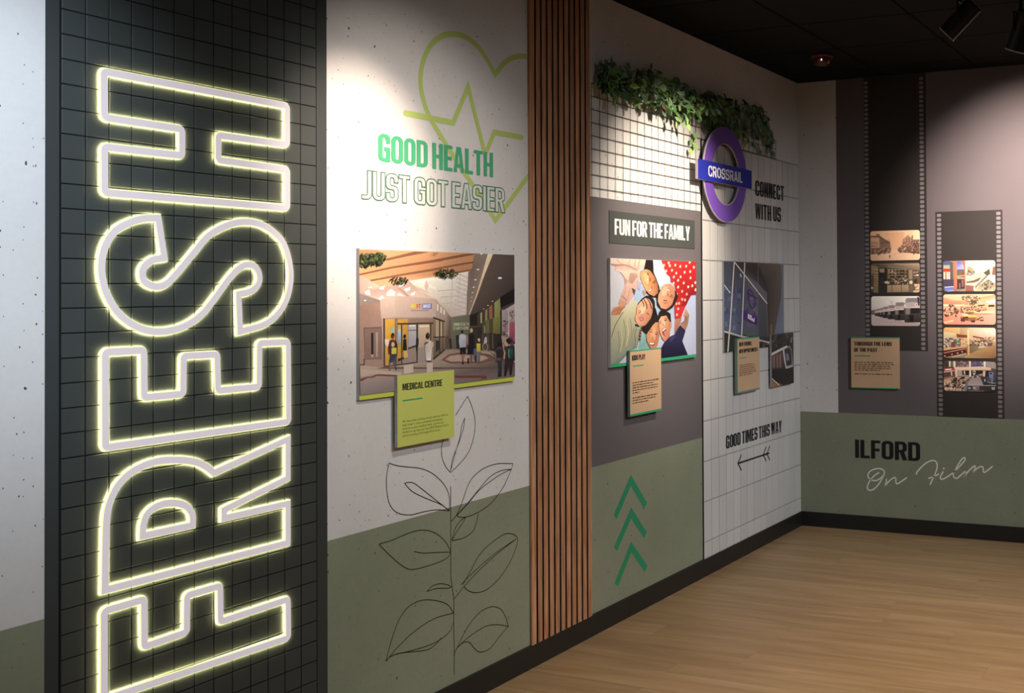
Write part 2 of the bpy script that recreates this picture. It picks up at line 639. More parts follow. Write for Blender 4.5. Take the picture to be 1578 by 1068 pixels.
# condensed bold capitals, cap height 1: ch -> (advance width, outer outline, holes)
def glyph(ch, s=0.155, t=0.135, w=0.46, r=0.2, ri=0.075):
    if ch == 'I':
        return s, [(0, 0), (s, 0), (s, 1), (0, 1)], []
    if ch == 'L':
        w = w * 0.8
        return w, [(0, 0), (w, 0), (w, t), (s, t), (s, 1), (0, 1)], []
    if ch == 'T':
        w = w * 0.92
        a = (w - s) / 2
        return w, [(a, 0), (a + s, 0), (a + s, 1 - t), (w, 1 - t), (w, 1), (0, 1), (0, 1 - t), (a, 1 - t)], []
    if ch == 'H':
        return w, [(0, 0), (s, 0), (s, .43), (w - s, .43), (w - s, 0), (w, 0), (w, 1), (w - s, 1), (w - s, .43 + t), (s, .43 + t), (s, 1), (0, 1)], []
    if ch == 'E':
        w = w * 0.82
        return w, [(0, 0), (w, 0), (w, t), (s, t), (s, .43), (w * .92, .43), (w * .92, .43 + t), (s, .43 + t), (s, 1 - t), (w, 1 - t), (w, 1), (0, 1)], []
    if ch == 'F':
        w = w * 0.8
        return w, [(0, 0), (s, 0), (s, .41), (w * .92, .41), (w * .92, .41 + t), (s, .41 + t), (s, 1 - t), (w, 1 - t), (w, 1), (0, 1)], []
    if ch == 'O':
        return w, fil([(0, 0, r), (w, 0, r), (w, 1, r), (0, 1, r)]), [fil([(s, t, ri), (w - s, t, ri), (w - s, 1 - t, ri), (s, 1 - t, ri)])]
    if ch == 'D':
        return w, fil([(0, 0), (w, 0, r), (w, 1, r), (0, 1)]), [fil([(s, t), (w - s, t, ri), (w - s, 1 - t, ri), (s, 1 - t)])]
    if ch == 'U':
        return w, fil([(0, 1), (0, 0, r), (w, 0, r), (w, 1), (w - s, 1), (w - s, t, ri), (s, t, ri), (s, 1)]), []
    if ch == 'J':
        w = w * 0.78
        return w, fil([(w - s, 1), (w - s, t, ri), (0, t), (0, 0), (w, 0, r), (w, 1)]), []
    if ch == 'C':
        return w, fil([(w, .64), (w, 1, r), (0, 1, r), (0, 0, r), (w, 0, r), (w, .36), (w - s, .36), (w - s, t, ri), (s, t, ri), (s, 1 - t, ri), (w - s, 1 - t, ri), (w - s, .64)]), []
    if ch == 'G':
        return w, fil([(w, .66), (w, 1, r), (0, 1, r), (0, 0, r), (w, 0, .06), (w, .53), (w * .5, .53), (w * .5, .40), (w - s, .40), (w - s, t, ri), (s, t, ri), (s, 1 - t, ri), (w - s, 1 - t, ri), (w - s, .66)]), []
    if ch == 'S':
        h0, h1 = .5 - t / 2, .5 + t / 2
        return w, fil([(w, .69), (w, 1, r), (0, 1, r), (0, h0, r), (w - s, h0, ri), (w - s, t, ri), (s, t, ri), (s, .31), (0, .31), (0, 0, r), (w, 0, r), (w, h1, r), (s, h1, ri), (s, 1 - t, ri), (w - s, 1 - t, ri), (w - s, .69)]), []
    if ch == 'R':
        return w, fil([(0, 0), (s, 0), (s, .42), (s + .03, .42), (w - s, 0), (w + .015, 0), (w - .11, .46), (w, .52, .08), (w, 1, r), (0, 1)]), [fil([(s, .55), (w - s, .55, ri), (w - s, 1 - t, ri), (s, 1 - t)])]
    if ch == 'P':
        return w, fil([(0, 0), (s, 0), (s, .41), (w, .41, r), (w, 1, r), (0, 1)]), [fil([(s, .41 + t), (w - s, .41 + t, ri), (w - s, 1 - t, ri), (s, 1 - t)])]
    if ch == 'A':
        w = w * 1.06
        k = s * 0.98
        return w, [(0, 0), (k, 0), (w * .335, .19), (w * .665, .19), (w - k, 0), (w, 0), (w * .5 + k * .62, 1), (w * .5 - k * .62, 1)], [[(w * .385, .33), (w * .615, .33), (w * .5, .80)]]
    if ch == 'N':
        return w, [(0, 0), (s, 0), (s, .58), (w - s, 0), (w, 0), (w, 1), (w - s, 1), (w - s, .42), (s, 1), (0, 1)], []
    if ch == 'M':
        w = w * 1.3
        k = s * .92
        return w, [(0, 0), (k, 0), (k, .62), (w * .42, .05), (w * .58, .05), (w - k, .62), (w - k, 0), (w, 0), (w, 1), (w - k * 1.35, 1), (w * .5, .42), (k * 1.35, 1), (0, 1)], []
    if ch == 'W':
        w = w * 1.42
        k = s * .92
        return w, [(w * .16, 0), (w * .38, 0), (w * .5, .52), (w * .62, 0), (w * .84, 0), (w, 1), (w - k, 1), (w * .735, .36), (w * .5 + k * .5, 1), (w * .5 - k * .5, 1), (w * .265, .36), (k, 1), (0, 1)], []
    if ch == 'Y':
        w = w * 1.04
        a = (w - s) / 2
        return w, [(a, 0), (a + s, 0), (a + s, .4), (w, 1), (w - s * 1.04, 1), (w / 2, .58), (s * 1.04, 1), (0, 1), (a, .4)], []
    if ch == 'K':
        w = w * 1.04
        return w, [(0, 0), (s, 0), (s, .32), (s + .05, .42), (w - s * 1.1, 0), (w, 0), (s + .16, .58), (w - .02, 1), (w - s * 1.12, 1), (s, .58), (s, 1), (0, 1)], []
    if ch == ',':
        return s, [(0, -.12), (s * .6, -.12), (s, t), (0, t)], []
    return w, [(0, 0), (w, 0), (w, 1), (0, 1)], []


def layout(text, gap=0.05, space=0.17, **kw):
    """[(ch, outer, holes)] scaled to a unit-wide line of height 1"""
    x = 0.0
    out = []
    for ch in text:
        if ch == ' ':
            x += space
            continue
        w, o, hs = glyph(ch, **kw)
        out.append((ch, [(p[0] + x, p[1]) for p in o], [[(p[0] + x, p[1]) for p in h] for h in hs]))
        x += w + gap
    x -= gap
    return [(c, [(p[0] / x, p[1]) for p in o], [[(p[0] / x, p[1]) for p in h] for h in hs]) for c, o, hs in out]


def bil(q, s, t):
    """unit square to a quad TL TR BR BL (t = 0 at the bottom)"""
    a = (q[3][0] + (q[2][0] - q[3][0]) * s, q[3][1] + (q[2][1] - q[3][1]) * s)
    b = (q[0][0] + (q[1][0] - q[0][0]) * s, q[0][1] + (q[1][1] - q[0][1]) * s)
    return (a[0] + (b[0] - a[0]) * t, a[1] + (b[1] - a[1]) * t)


def rectquad(S, quad, d):
    u0, v0, u1, v1 = S.rect(quad, d)
    return [(u0, v1), (u1, v1), (u1, v0), (u0, v0)]


def lettering(S, quad, text, d, m, parent, name='letter', outline=None, joined=False, raised=None, **kw):
    """a line of capitals on a wall rectangle; each letter its own part unless joined"""
    q = rectquad(S, quad, d)
    mbs = []
    for ch, o, hs in layout(text, **kw):
        mb = MB()
        O = [bil(q, *p) for p in o]
        HS = [[bil(q, *p) for p in h] for h in hs]
        if outline:
            if 'mint' in outline:
                mb.poly(S, O, d, HS, 1)
            for loop in [O] + HS:
                ribbon(mb, S, loop, outline['w'], d + 0.0003, True)
        elif raised:
            mb.slab(S, O, d - raised, d, HS)
        else:
            mb.poly(S, O, d, HS)
        mbs.append(mb)
    if joined:
        big = MB()
        for mb in mbs:
            k = len(big.v)
            big.v += mb.v
            big.f += [tuple(i + k for i in f) for f in mb.f]
            big.m += mb.m
        return [obj(name, big, m, parent)]
    return [obj(name, mb, m, parent) for mb in mbs]


def small_text(S, quad, lines, d, m, parent, name='body_text'):
    """paragraph in the built-in font fitted line by line into a wall rectangle"""
    u0, v0, u1, v1 = S.rect(quad, d)
    n = len(lines)
    pitch = (v1 - v0) / n
    mb = MB()
    dg = None
    res = []
    for ln in lines:
        if not ln:
            res.append(None)
            continue
        cu = bpy.data.curves.new('tmp', 'FONT')
        cu.body = ln
        cu.resolution_u = 2
        to = bpy.data.objects.new('tmp', cu)
        COL.objects.link(to)
        bpy.context.view_layer.update()
        me = to.evaluated_get(bpy.context.evaluated_depsgraph_get()).to_mesh()
        vs = [(v.co.x, v.co.y) for v in me.vertices]
        fs = [tuple(p.vertices) for p in me.polygons]
        res.append((vs, fs, max(v[0] for v in vs)))
        to.evaluated_get(bpy.context.evaluated_depsgraph_get()).to_mesh_clear()
        bpy.data.objects.remove(to)
        bpy.data.curves.remove(cu)
    k = (u1 - u0) / max(r[2] for r in res if r)
    for i, r in enumerate(res):
        if not r:
            continue
        base = v1 - pitch * (i + 0.8)
        b = len(mb.v)
        mb.v += [S.P(u0 + x * k, base + y * k, d) for x, y in r[0]]
        for f in r[1]:
            mb.f.append(tuple(b + j for j in f))
            mb.m.append(0)
    return obj(name, mb, m, parent)


def grey_lines(S, quad, rows, d, m, parent, name='body_text', seed=1):
    """copy too small to read in the photograph: rows of word-long dashes"""
    rnd = random.Random(seed)
    u0, v0, u1, v1 = S.rect(quad, d)
    mb = MB()
    n = len(rows)
    ph = (v1 - v0) / n
    for i, ln in enumerate(rows):
        if ln <= 0:
            continue
        x = u0
        end = u0 + (u1 - u0) * ln
        while x < end - 0.004:
            w = min(rnd.uniform(0.010, 0.028) * (u1 - u0) / 0.2, end - x)
            y = v1 - ph * (i + 0.5)
            hh = ph * rnd.uniform(0.17, 0.24)
            mb.face([S.P(x, y - hh, d), S.P(x + w, y - hh, d), S.P(x + w, y + hh, d), S.P(x, y + hh, d)])
            x += w + 0.0045 * (u1 - u0) / 0.2
    return obj(name, mb, m, parent)


# ------------------------------------------------------------------ printed pictures
def clip_poly(pts, cols, cl):
    """clip against a convex, counter-clockwise polygon, carrying colours along"""
    P = list(zip(pts, cols))
    n = len(cl)
    for i in range(n):
        a, b = cl[i], cl[(i + 1) % n]
        ex, ey = b[0] - a[0], b[1] - a[1]

        def side(p):
            return ex * (p[1] - a[1]) - ey * (p[0] - a[0])
        out = []
        for j in range(len(P)):
            p, q = P[j - 1], P[j]
            sp, sq = side(p[0]), side(q[0])
            if (sp >= 0) != (sq >= 0):
                t = sp / (sp - sq)
                out.append(((p[0][0] + (q[0][0] - p[0][0]) * t, p[0][1] + (q[0][1] - p[0][1]) * t), tuple(p[1][k] + (q[1][k] - p[1][k]) * t for k in range(3))))
            if sq >= 0:
                out.append(q)
        P = out
        if len(P) < 3:
            return [], []
    return [p[0] for p in P], [p[1] for p in P]


class Pic:
    """a printed picture, drawn back to front inside a convex outline on a wall"""

    def __init__(self, S, outline, d, gain=1.0):
        self.S, self.cl, self.d, self.k = S, outline, d, gain
        self.mb = MB()
        self.fr = (0, 0, 1)

    def frame(self, ox, oy, s):
        self.fr = (ox, oy, s)
        return self

    def px(self, pts):
        return Z(*self.fr, pts)

    def _add(self, uv, cols):
        uv2, c2 = clip_poly(uv, cols, self.cl)
        if len(uv2) < 3:
            return
        self.d += 0.000012
        loop = [Vector((p[0], p[1], 0)) for p in uv2]
        tri = tessellate_polygon([loop])
        self.mb.tris([self.S.P(p.x, p.y, self.d) for p in loop], tri, 0, c2)

    def poly(self, pts, *cols, raw=False):
        """pts in the current frame; one colour, or one per point"""
        uv = self.S.uvs(pts if raw else self.px(pts), self.d)
        cc = [rgb(*[c[k] + (0.35 * c[0] + 0.5 * c[1] + 0.15 * c[2] - c[k]) * 0.14 for k in (0, 1, 2)], self.k) for c in cols]
        if len(cc) == 1:
            cc = cc * len(uv)
        elif len(cc) != len(uv):
            cc = [cc[min(len(cc) - 1, int(i * len(cc) / len(uv)))] for i in range(len(uv))]
        self._add(uv, cc)

    def ell(self, cx, cy, rx, ry, col, rot=0.0, n=14):
        self.poly(ell(cx, cy, rx, ry, n, rot), col)

    def line(self, pts, w, col, closed=False, smooth=False):
        if smooth:
            pts = spline(pts, 4, closed)
        Lf, Rt = offsets(pts, w, closed)
        n = len(pts)
        c = col
        for i in range(n if closed else n - 1):
            j = (i + 1) % n
            self.poly([Rt[i], Rt[j], Lf[j], Lf[i]], c)

    def clump(self, cx, cy, rx, ry, n, cols, seed=0, size=0.35):
        """trailing foliage as many small pointed leaves"""
        rnd = random.Random(seed)
        for _ in range(n):
            a, q = rnd.uniform(0, 2 * PI), math.sqrt(rnd.random())
            x, y = cx + rx * q * math.cos(a), cy + ry * q * math.sin(a)
            t = rnd.uniform(-0.9, 0.9) + PI / 2
            Ln = ry * size * rnd.uniform(0.7, 1.5)
            wd = Ln * 0.28
            dx, dy = math.cos(t), math.sin(t)
            self.poly([(x, y), (x + dx * Ln * .5 - dy * wd, y + dy * Ln * .5 + dx * wd), (x + dx * Ln, y + dy * Ln), (x + dx * Ln * .5 + dy * wd, y + dy * Ln * .5 - dx * wd)], rnd.choice(cols))

    def dabs(self, region, n, cols, size, seed=0):
        """loose small marks inside a box (x0,y0,x1,y1)"""
        rnd = random.Random(seed)
        x0, y0, x1, y1 = region
        for _ in range(n):
            x, y = rnd.uniform(x0, x1), rnd.uniform(y0, y1)
            w, h_ = size * rnd.uniform(.4, 1.3), size * rnd.uniform(.4, 1.3)
            self.poly([(x - w, y - h_ * .6), (x + w * .7, y - h_), (x + w, y + h_ * .7), (x - w * .6, y + h_)], rnd.choice(cols))

    def done(self, name, parent, label=None):
        o = obj(name, self.mb, M['print'], parent)
        if label:
            o['label'] = label
        return o


# ================================================================== THE SETTING
HT = 2.9            # ceiling height
BASE = 0.092        # skirting height
GRN = 0.7435        # top of the green dado
X0, Y0 = -9.6, -6.2  # far ends of the room


def ux(px, py=500, d=0.0):
    return LW.uv(px, py, d)[0]


U_DL, U_DR = ux(69), ux(504)            # charcoal panel
U_SL, U_SR = ux(817.6), ux(909.6)       # slatted panel
U_T = ux(1082.2)                        # white tile field
U_RP = RW.uv(1290, 400)[0]              # purple paint on the right wall
V_P = 1.968                             # top of the purple panel, bottom of the bare trellis
V_T = 2.361                             # top of the white tile field

core = MB()
core.box((X0, 0.012, 0), (0.15, 0.14, HT))
wall_left = obj('wall_left', core, M['room_paint'], kind='structure')


def panel(S, name, u0, v0, u1, v1, m, parent, d0=-0.012, d1=0.0):
    mb = MB()
    mb.slab(S, [(u0, v0), (u1, v0), (u1, v1), (u0, v1)], d0, d1)
    return obj(name, mb, m, parent)


panel(LW, 'concrete_panel', X0, GRN, U_DL, HT, M['white_wall'], wall_left)
panel(LW, 'green_panel', X0, 0, U_DL, GRN, M['green_wall'], wall_left)
panel(LW, 'concrete_panel', U_DR, GRN, U_SR, HT, M['white_wall'], wall_left)
panel(LW, 'green_panel', U_DR, 0, U_SR, GRN, M['green_wall'], wall_left)
panel(LW, 'concrete_panel', U_SR, V_P, U_T, HT, M['white_wall'], wall_left)
panel(LW, 'purple_panel', U_SR, GRN + 0.004, U_T, V_P, M['purple_wall'], wall_left)
panel(LW, 'green_panel', U_SR, 0, U_T, GRN + 0.004, M['green_wall'], wall_left)
panel(LW, 'concrete_panel', U_T, V_T, -0.0005, HT, M['white_wall'], wall_left)
panel(LW, 'edge_shadow_strip', U_T - 0.010, BASE, U_T, V_T, M['joint'], wall_left, 0.0002, 0.0025)  # dark strip painted in for the shadow line beside the tiles


def tile_mesh(name, w, h, t, ch, m):
    """one tile: flat face with a chamfered edge, facing -y"""
    mb = MB()
    a = [(-w / 2, -h / 2), (w / 2, -h / 2), (w / 2, h / 2), (-w / 2, h / 2)]
    b = [(-w / 2 + ch, -h / 2 + ch), (w / 2 - ch, -h / 2 + ch), (w / 2 - ch, h / 2 - ch), (-w / 2 + ch, h / 2 - ch)]
    z0, z1, z2 = 0.0, -t + ch * 0.6, -t
    mb.face([(p[0], z2, p[1]) for p in b])
    for i in range(4):
        j = (i + 1) % 4
        mb.face([(a[i][0], z1, a[i][1]), (a[j][0], z1, a[j][1]), (b[j][0], z2, b[j][1]), (b[i][0], z2, b[i][1])])
        mb.face([(a[i][0], z0, a[i][1]), (a[j][0], z0, a[j][1]), (a[j][0], z1, a[j][1]), (a[i][0], z1, a[i][1])])
    return make_mesh(name, mb.v, mb, m)


# --- charcoal panel of square tiles behind the neon
TS = 0.0626
U_T0 = ux(92.7)
dark = panel(LW, 'charcoal_tile_panel', U_DL, 0, U_DR, HT, M['dark_panel'], wall_left)
panel(LW, 'joint_backing', U_T0 - 0.003, BASE, U_T0 + 13 * TS + 0.003, HT - 0.002, M['joint'], dark, 0.0002, 0.0008)
tm = tile_mesh('tile', TS - 0.0034, TS - 0.0034, 0.002, 0.0008, M['dark_tile'])
v_ref = LW.uv(93, 51.5)[1]
k0 = -int((v_ref - BASE) / TS)
rows = []
k = k0
while v_ref + (k + 1) * TS < HT + 0.02:
    rows.append(v_ref + (k + 0.5) * TS)
    k += 1
cells = [(U_T0 + (i + 0.5) * TS, v) for i in range(13) for v in rows if v + TS / 2 < HT]
cells.sort(key=lambda c: (abs(c[1] - 1.45) > 0.98, (Vector((c[0], 0, c[1])) - EYE).length))
rest = MB()
for n, (u, v) in enumerate(cells):
    if n < 300:
        inst('tile', tm, (u, -0.0008, v), dark)
    else:
        b = len(rest.v)
        rest.v += [vt.co + Vector((u, -0.0008, v)) for vt in tm.vertices]
        for p in tm.polygons:
            rest.f.append(tuple(b + i for i in p.vertices))
            rest.m.append(0)
obj('tile_field', rest, M['dark_tile'], dark, kind='stuff')

# --- white tile field by the corner: 15 upright columns
grout = panel(LW, 'white_tile_panel', U_T, 0, -0.0005, V_T, M['grout'], wall_left, -0.012, 0.0005)
CW = (0.0 - U_T) / 15.0
RH = 0.2178
v0 = LW.uv(1083, 339.6)[1]
edges = [v0 + RH * k for k in range(2, -9, -1)]
edges = [min(e, V_T) for e in edges if e > BASE + 0.02] + [BASE - 0.02]
tile_meshes = {}
for r in range(len(edges) - 1):
    hi_, lo_ = edges[r], edges[r + 1]
    key = round(hi_ - lo_, 3)
    if key not in tile_meshes:
        tile_meshes[key] = tile_mesh('tile', CW - 0.0065, hi_ - lo_ - 0.0065, 0.004, 0.002, M['white_tile'])
    for c in range(15):
        inst('tile', tile_meshes[key], (U_T + (c + 0.5) * CW, -0.0005, (hi_ + lo_) / 2), grout)

# --- right wall
core = MB()
core.box((0.012, Y0, 0), (0.14, 0.0, HT))
wall_right = obj('wall_right', core, M['room_paint'], kind='structure')
panel(RW, 'concrete_panel', 0.0005, GRN, U_RP, HT, M['white_wall'], wall_right)
panel(RW, 'purple_panel', U_RP, GRN, -Y0, HT, M['purple_wall'], wall_right)
panel(RW, 'green_panel', 0.0005, 0, -Y0, GRN, M['green_wall'], wall_right)
for name, lo, hi in (('wall_back', (X0, Y0 - 0.12, 0), (0.14, Y0, HT)), ('wall_front', (X0 - 0.12, Y0, 0), (X0, 0.14, HT))):
    mb = MB()
    mb.box(lo, hi)
    obj(name, mb, M['room_paint'], kind='structure')

# --- skirting
for name, lo, hi in (('baseboard_left', (X0, -0.014, 0), (-0.0142, 0.0, BASE)), ('baseboard_right', (-0.014, Y0, 0), (0, 0.0, BASE))):
    mb = MB()
    mb.box(lo, hi)
    obj(name, mb, M['black'], kind='structure')

# --- floor of oak planks laid parallel to the right wall
mb = MB()
mb.box((X0, Y0, -0.06), (0.14, 0.14, -0.004))
floor = obj('floor', mb, M['floor_base'], kind='structure')
PW, PL = 0.185, 1.5
mb = MB()
mb.box((-PW / 2 + 0.0004, -PL / 2 + 0.0004, -0.004), (PW / 2 - 0.0004, PL / 2 - 0.0004, 0))
pm = make_mesh('plank', mb.v, mb, M['plank'])
rnd = random.Random(3)
nx = 0
x = 0.0
while x - PW > X0:
    y = rnd.uniform(0, PL)
    while y > Y0 - 0.01:
        y1 = min(y, 0.0)
        y0_ = max(y - PL, Y0)
        if y1 - y0_ > 0.02:
            if y1 - y0_ > PL - 0.001:
                me = pm
            else:
                mbs = MB()
                mbs.box((-PW / 2 + 0.0004, -(y1 - y0_) / 2 + 0.0004, -0.004), (PW / 2 - 0.0004, (y1 - y0_) / 2 - 0.0004, 0))
                me = make_mesh('plank', mbs.v, mbs, M['plank'])
            inst('plank', me, (x - PW / 2, (y1 + y0_) / 2, 0), floor)
        y -= PL
    x -= PW

# --- black ceiling of square tiles
mb = MB()
mb.box((X0, Y0, HT + 0.012), (0.14, 0.14, HT + 0.1))
ceiling = obj('ceiling', mb, M['joint'], kind='structure')
CS = 0.6
mb = MB()
e = CS / 2 - 0.004
mb.box((-e, -e, 0.004), (e, e, 0.012))
mb.face([(-e + .006, -e + .006, 0), (-e + .006, e - .006, 0), (e - .006, e - .006, 0), (e - .006, -e + .006, 0)])
for a, b in (((-1, -1), (1, -1)), ((1, -1), (1, 1)), ((1, 1), (-1, 1)), ((-1, 1), (-1, -1))):
    mb.face([(a[0] * e, a[1] * e, .004), (b[0] * e, b[1] * e, .004), (b[0] * (e - .006), b[1] * (e - .006), 0), (a[0] * (e - .006), a[1] * (e - .006), 0)])
cm = make_mesh('ceiling_tile', mb.v, mb, M['ceiling'])
for i in range(16):
    for j in range(11):
        cx_, cy_ = -0.28 + 0.3 - CS * i, -0.3 - CS * j
        w = min(cx_ + CS / 2, 0.0) - max(cx_ - CS / 2, X0)
        h = min(cy_ + CS / 2, 0.0) - max(cy_ - CS / 2, Y0)
        if w < 0.05 or h < 0.05:
            continue
        mx = (min(cx_ + CS / 2, 0.0) + max(cx_ - CS / 2, X0)) / 2
        my = (min(cy_ + CS / 2, 0.0) + max(cy_ - CS / 2, Y0)) / 2
        inst('ceiling_tile', cm, (mx, my, HT), ceiling, None, (w / CS, h / CS, 1))

# ================================================================== FRESH NEON
A1 = (0, 0, 2.967)
A2 = (0, 350, 2.967)
A3 = (0, 700, 2.902)


def zz(fr, pts):
    return Z(*fr, pts)


neon = empty('neon_sign', LW.P((U_DL + U_DR) / 2, 0.35, 0.0), 'glowing pale yellow outline letters reading FRESH upward on charcoal tile panel', 'neon sign')
paths = {
    'H': [(zz(A1, [(481, 326), (1319, 484), (1319, 661), (1004, 618), (1004, 731), (1320, 775), (1320, 951), (485, 880), (484, 671), (838, 711), (838, 590), (484, 536)]), None)],
    'S': [(None, None)],
    'E': [(zz(A2, [(487, 572), (663, 563), (665, 780), (843, 763), (845, 590), (998, 582), (1003, 748), (1190, 730), (1192, 531), (1323, 525), (1325, 890), (488, 1009)]), None)],
    'R': [(None, None)],
    'F': [(zz(A3, [(472, 703), (650, 650), (652, 862), (840, 797), (842, 633), (990, 590), (992, 750), (1293, 650), (1295, 822), (472, 1099)]), None)],
}


def neon_letter(letter, loops):
    NW = 0.0218
    mb = MB()
    for uv in loops:
        Lf, Rt = offsets(uv, NW, True)
        n = len(uv)
        Lg, Rg = offsets(uv, NW - 0.0032, True)
        d0, dm, d1 = 0.0060, 0.0080, 0.0100
        for i in range(n):
            j = (i + 1) % n
            mb.face([LW.P(*Rg[i], d1), LW.P(*Rg[j], d1), LW.P(*Lg[j], d1), LW.P(*Lg[i], d1)], 0)
            mb.face([LW.P(*Rt[i], d0), LW.P(*Lf[i], d0), LW.P(*Lf[j], d0), LW.P(*Rt[j], d0)], 2)
            for E_, G_ in ((Lf, Lg), (Rt, Rg)):
                mb.face([LW.P(*E_[i], dm), LW.P(*E_[j], dm), LW.P(*G_[j], d1), LW.P(*G_[i], d1)], 1)
                mb.face([LW.P(*E_[i], d0), LW.P(*E_[j], d0), LW.P(*E_[j], dm), LW.P(*E_[i], dm)], 1)
    return obj('neon_letter', mb, [M['neon_face'], M['neon_side'], M['neon_back']], neon, 'letter %s lying on its side, bent from one pale glowing tube' % letter)


def sharp(px, r=0.009):
    return fil([(p[0], p[1], r) for p in LW.uvs(px, 0.0140)], 4)


neon_letter('H', [sharp(paths['H'][0][0])])
# S: two hooked ends with straight terminals, curves splined
S1 = zz(A1, [(752, 997)]) + zz(A2, [(757, 141)])
c1 = zz(A2, [(757, 141), (705, 150), (668, 178), (656, 212), (668, 250), (718, 272), (768, 258), (820, 205), (900, 108), (960, 38)]) + zz(A1, [(1040, 1032), (1120, 1014), (1200, 1026), (1262, 1066)]) + zz(A2, [(1306, 80), (1333, 180), (1332, 270), (1300, 365), (1225, 440), (1103, 478)])
c2 = zz(A2, [(1096, 307), (1150, 294), (1186, 262), (1192, 222), (1176, 186), (1146, 172), (1104, 184), (1052, 238), (985, 330), (925, 402), (845, 455), (745, 478), (648, 463), (558, 405), (498, 315), (470, 205), (482, 100), (528, 22)]) + zz(A1, [(590, 1022), (660, 999), (752, 997)])
s_uv = spline(LW.uvs(c1, 0.0140), 4) + spline(LW.uvs(c2, 0.0140), 4)
neon_letter('S', [s_uv[:-1]])
neon_letter('E', [sharp(paths['E'][0][0])])
bowl = zz(A3, [(475, 609), (478, 420), (482, 300), (494, 225), (534, 140), (602, 75), (700, 34), (800, 26), (880, 35), (930, 58), (962, 84)])
leg = zz(A3, [(1293, -66), (1293, 108), (1008, 250), (1008, 287), (1293, 222), (1293, 397)])
r_uv = [LW.uv(*bowl[0], 0.0140)] + spline(LW.uvs(bowl[1:], 0.0140), 4) + LW.uvs(leg, 0.0140)
cnt = zz(A3, [(644, 367), (646, 320), (660, 275), (695, 240), (742, 222), (800, 220), (845, 238), (866, 275), (867, 318)])
neon_letter('R', [r_uv, [LW.uv(*cnt[0], 0.0140)] + spline(LW.uvs(cnt[1:], 0.0140), 3)])
neon_letter('F', [sharp(paths['F'][0][0])])

# ================================================================== GRAPHICS ON THE CENTRE PANEL
B4 = (490, 0, 3.05)
heart_e = empty('heart_emblem', LW.P(ux(730), 1.75, 0.0), 'lime green heart outline with heartbeat line on white concrete panel', 'wall decal')
hp = zz(B4, [(833, 350), (795, 280), (748, 215), (692, 173), (630, 160), (572, 175), (525, 220), (494, 290), (482, 370), (492, 455), (525, 550), (592, 662), (660, 770), (740, 888), (834, 1036)])
hr = zz(B4, [(834, 1036), (900, 948), (1003, 808)])
ht_ = zz(B4, [(1003, 275), (968, 264), (920, 270), (872, 300), (833, 350)])
mb = MB()
wd = 0.0215
pts = spline(LW.uvs(hp, 0.0006), 5)
ribbon(mb, LW, spline(LW.uvs(ht_, 0.0006), 5)[:-1] + pts[:-1] + LW.uvs(hr, 0.0006), wd, 0.0006)
obj('heart_outline', mb, M['lime'], heart_e)
mb = MB()
ecg = zz(B4, [(412, 531), (636, 577), (706, 408), (786, 727), (829, 622), (958, 645)])
ribbon(mb, LW, LW.uvs(ecg, 0.001), wd, 0.001, False, 0, True)
obj('heartbeat_line', mb, M['lime'], heart_e)

gh = empty('lettering', LW.P(ux(670), 2.0, 0.0), 'solid green capitals reading GOOD HEALTH on white concrete panel', 'lettering')
lettering(LW, zz(B4, [(283, 624), (823, 720), (823, 833), (284, 757)]), 'GOOD HEALTH', 0.0016, M['green_text'], gh, gap=0.045, space=0.15, s=0.165)
je = empty('lettering', LW.P(ux(670), 1.9, 0.0), 'hollow outlined capitals reading JUST GOT EASIER below solid green lettering', 'lettering')
lettering(LW, zz(B4, [(206, 798), (876, 886), (878, 1000), (206, 934)]), 'JUST GOT EASIER', 0.0016, [M['grey_outline'], M['mint']], je, gap=0.035, space=0.14, outline={'w': 0.0042, 'mint': 1}, s=0.15)

# plant in line art
C1 = (580, 600, 4.854)
C2 = (570, 790, 4.272)
plant = empty('plant_drawing', LW.P(ux(697, 1000), 0.2, 0.0), 'thin black line drawing of a tall leafy stem across white and green wall', 'wall decal')


def lines_part(name, strokes, w=0.0028, d=0.0008):
    mb = MB()
    for st in strokes:
        fr, pts = st[0], st[1]
        uv = LW.uvs(zz(fr, pts), d)
        ribbon(mb, LW, spline(uv, 5) if len(pts) > 2 else uv, st[2] if len(st) > 2 else w, d)
    return obj(name, mb, M['line_ink'], plant)


lines_part('stem', [(C2, [(532, -175), (532, -100), (533, 30), (533, 260), (534, 420), (545, 510), (553, 580), (552, 720), (556, 900), (555, 1068)])])
lines_part('leaf', [(C1, [(593, 195), (640, 118), (682, 52)]), (C1, [(682, 52), (715, 130), (738, 230), (730, 350), (690, 470), (620, 560), (557, 620)]), (C1, [(556, 622), (520, 580), (492, 510), (488, 430), (503, 365)]), (C1, [(556, 610), (590, 480), (625, 360), (640, 270), (662, 213)]), (C1, [(662, 213), (650, 300), (610, 420), (570, 520), (556, 610)])])
lines_part('leaf', [(C1, [(548, 910), (545, 800), (505, 710), (420, 630), (330, 592), (220, 580), (150, 570), (95, 552)]), (C1, [(95, 552), (76, 660), (80, 780), (105, 870), (160, 925), (250, 940), (340, 920), (440, 902), (548, 908)]), (C1, [(548, 908), (460, 840), (340, 745), (280, 702), (240, 696), (212, 704)]), (C1, [(212, 704), (270, 765), (370, 815), (480, 860), (548, 908)])], 0.003)
lines_part('leaf', [(C1, [(557, 992), (600, 942)]), (C1, [(600, 942), (640, 850), (700, 690), (790, 600), (900, 558), (1022, 556)]), (C1, [(1022, 556), (1005, 610), (950, 730), (860, 850), (760, 920), (670, 955), (620, 955), (600, 942)]), (C1, [(600, 942), (680, 855), (770, 745), (850, 655), (930, 610), (1010, 597)]), (C1, [(1010, 597), (900, 655), (770, 755), (690, 850), (605, 940)])], 0.003)
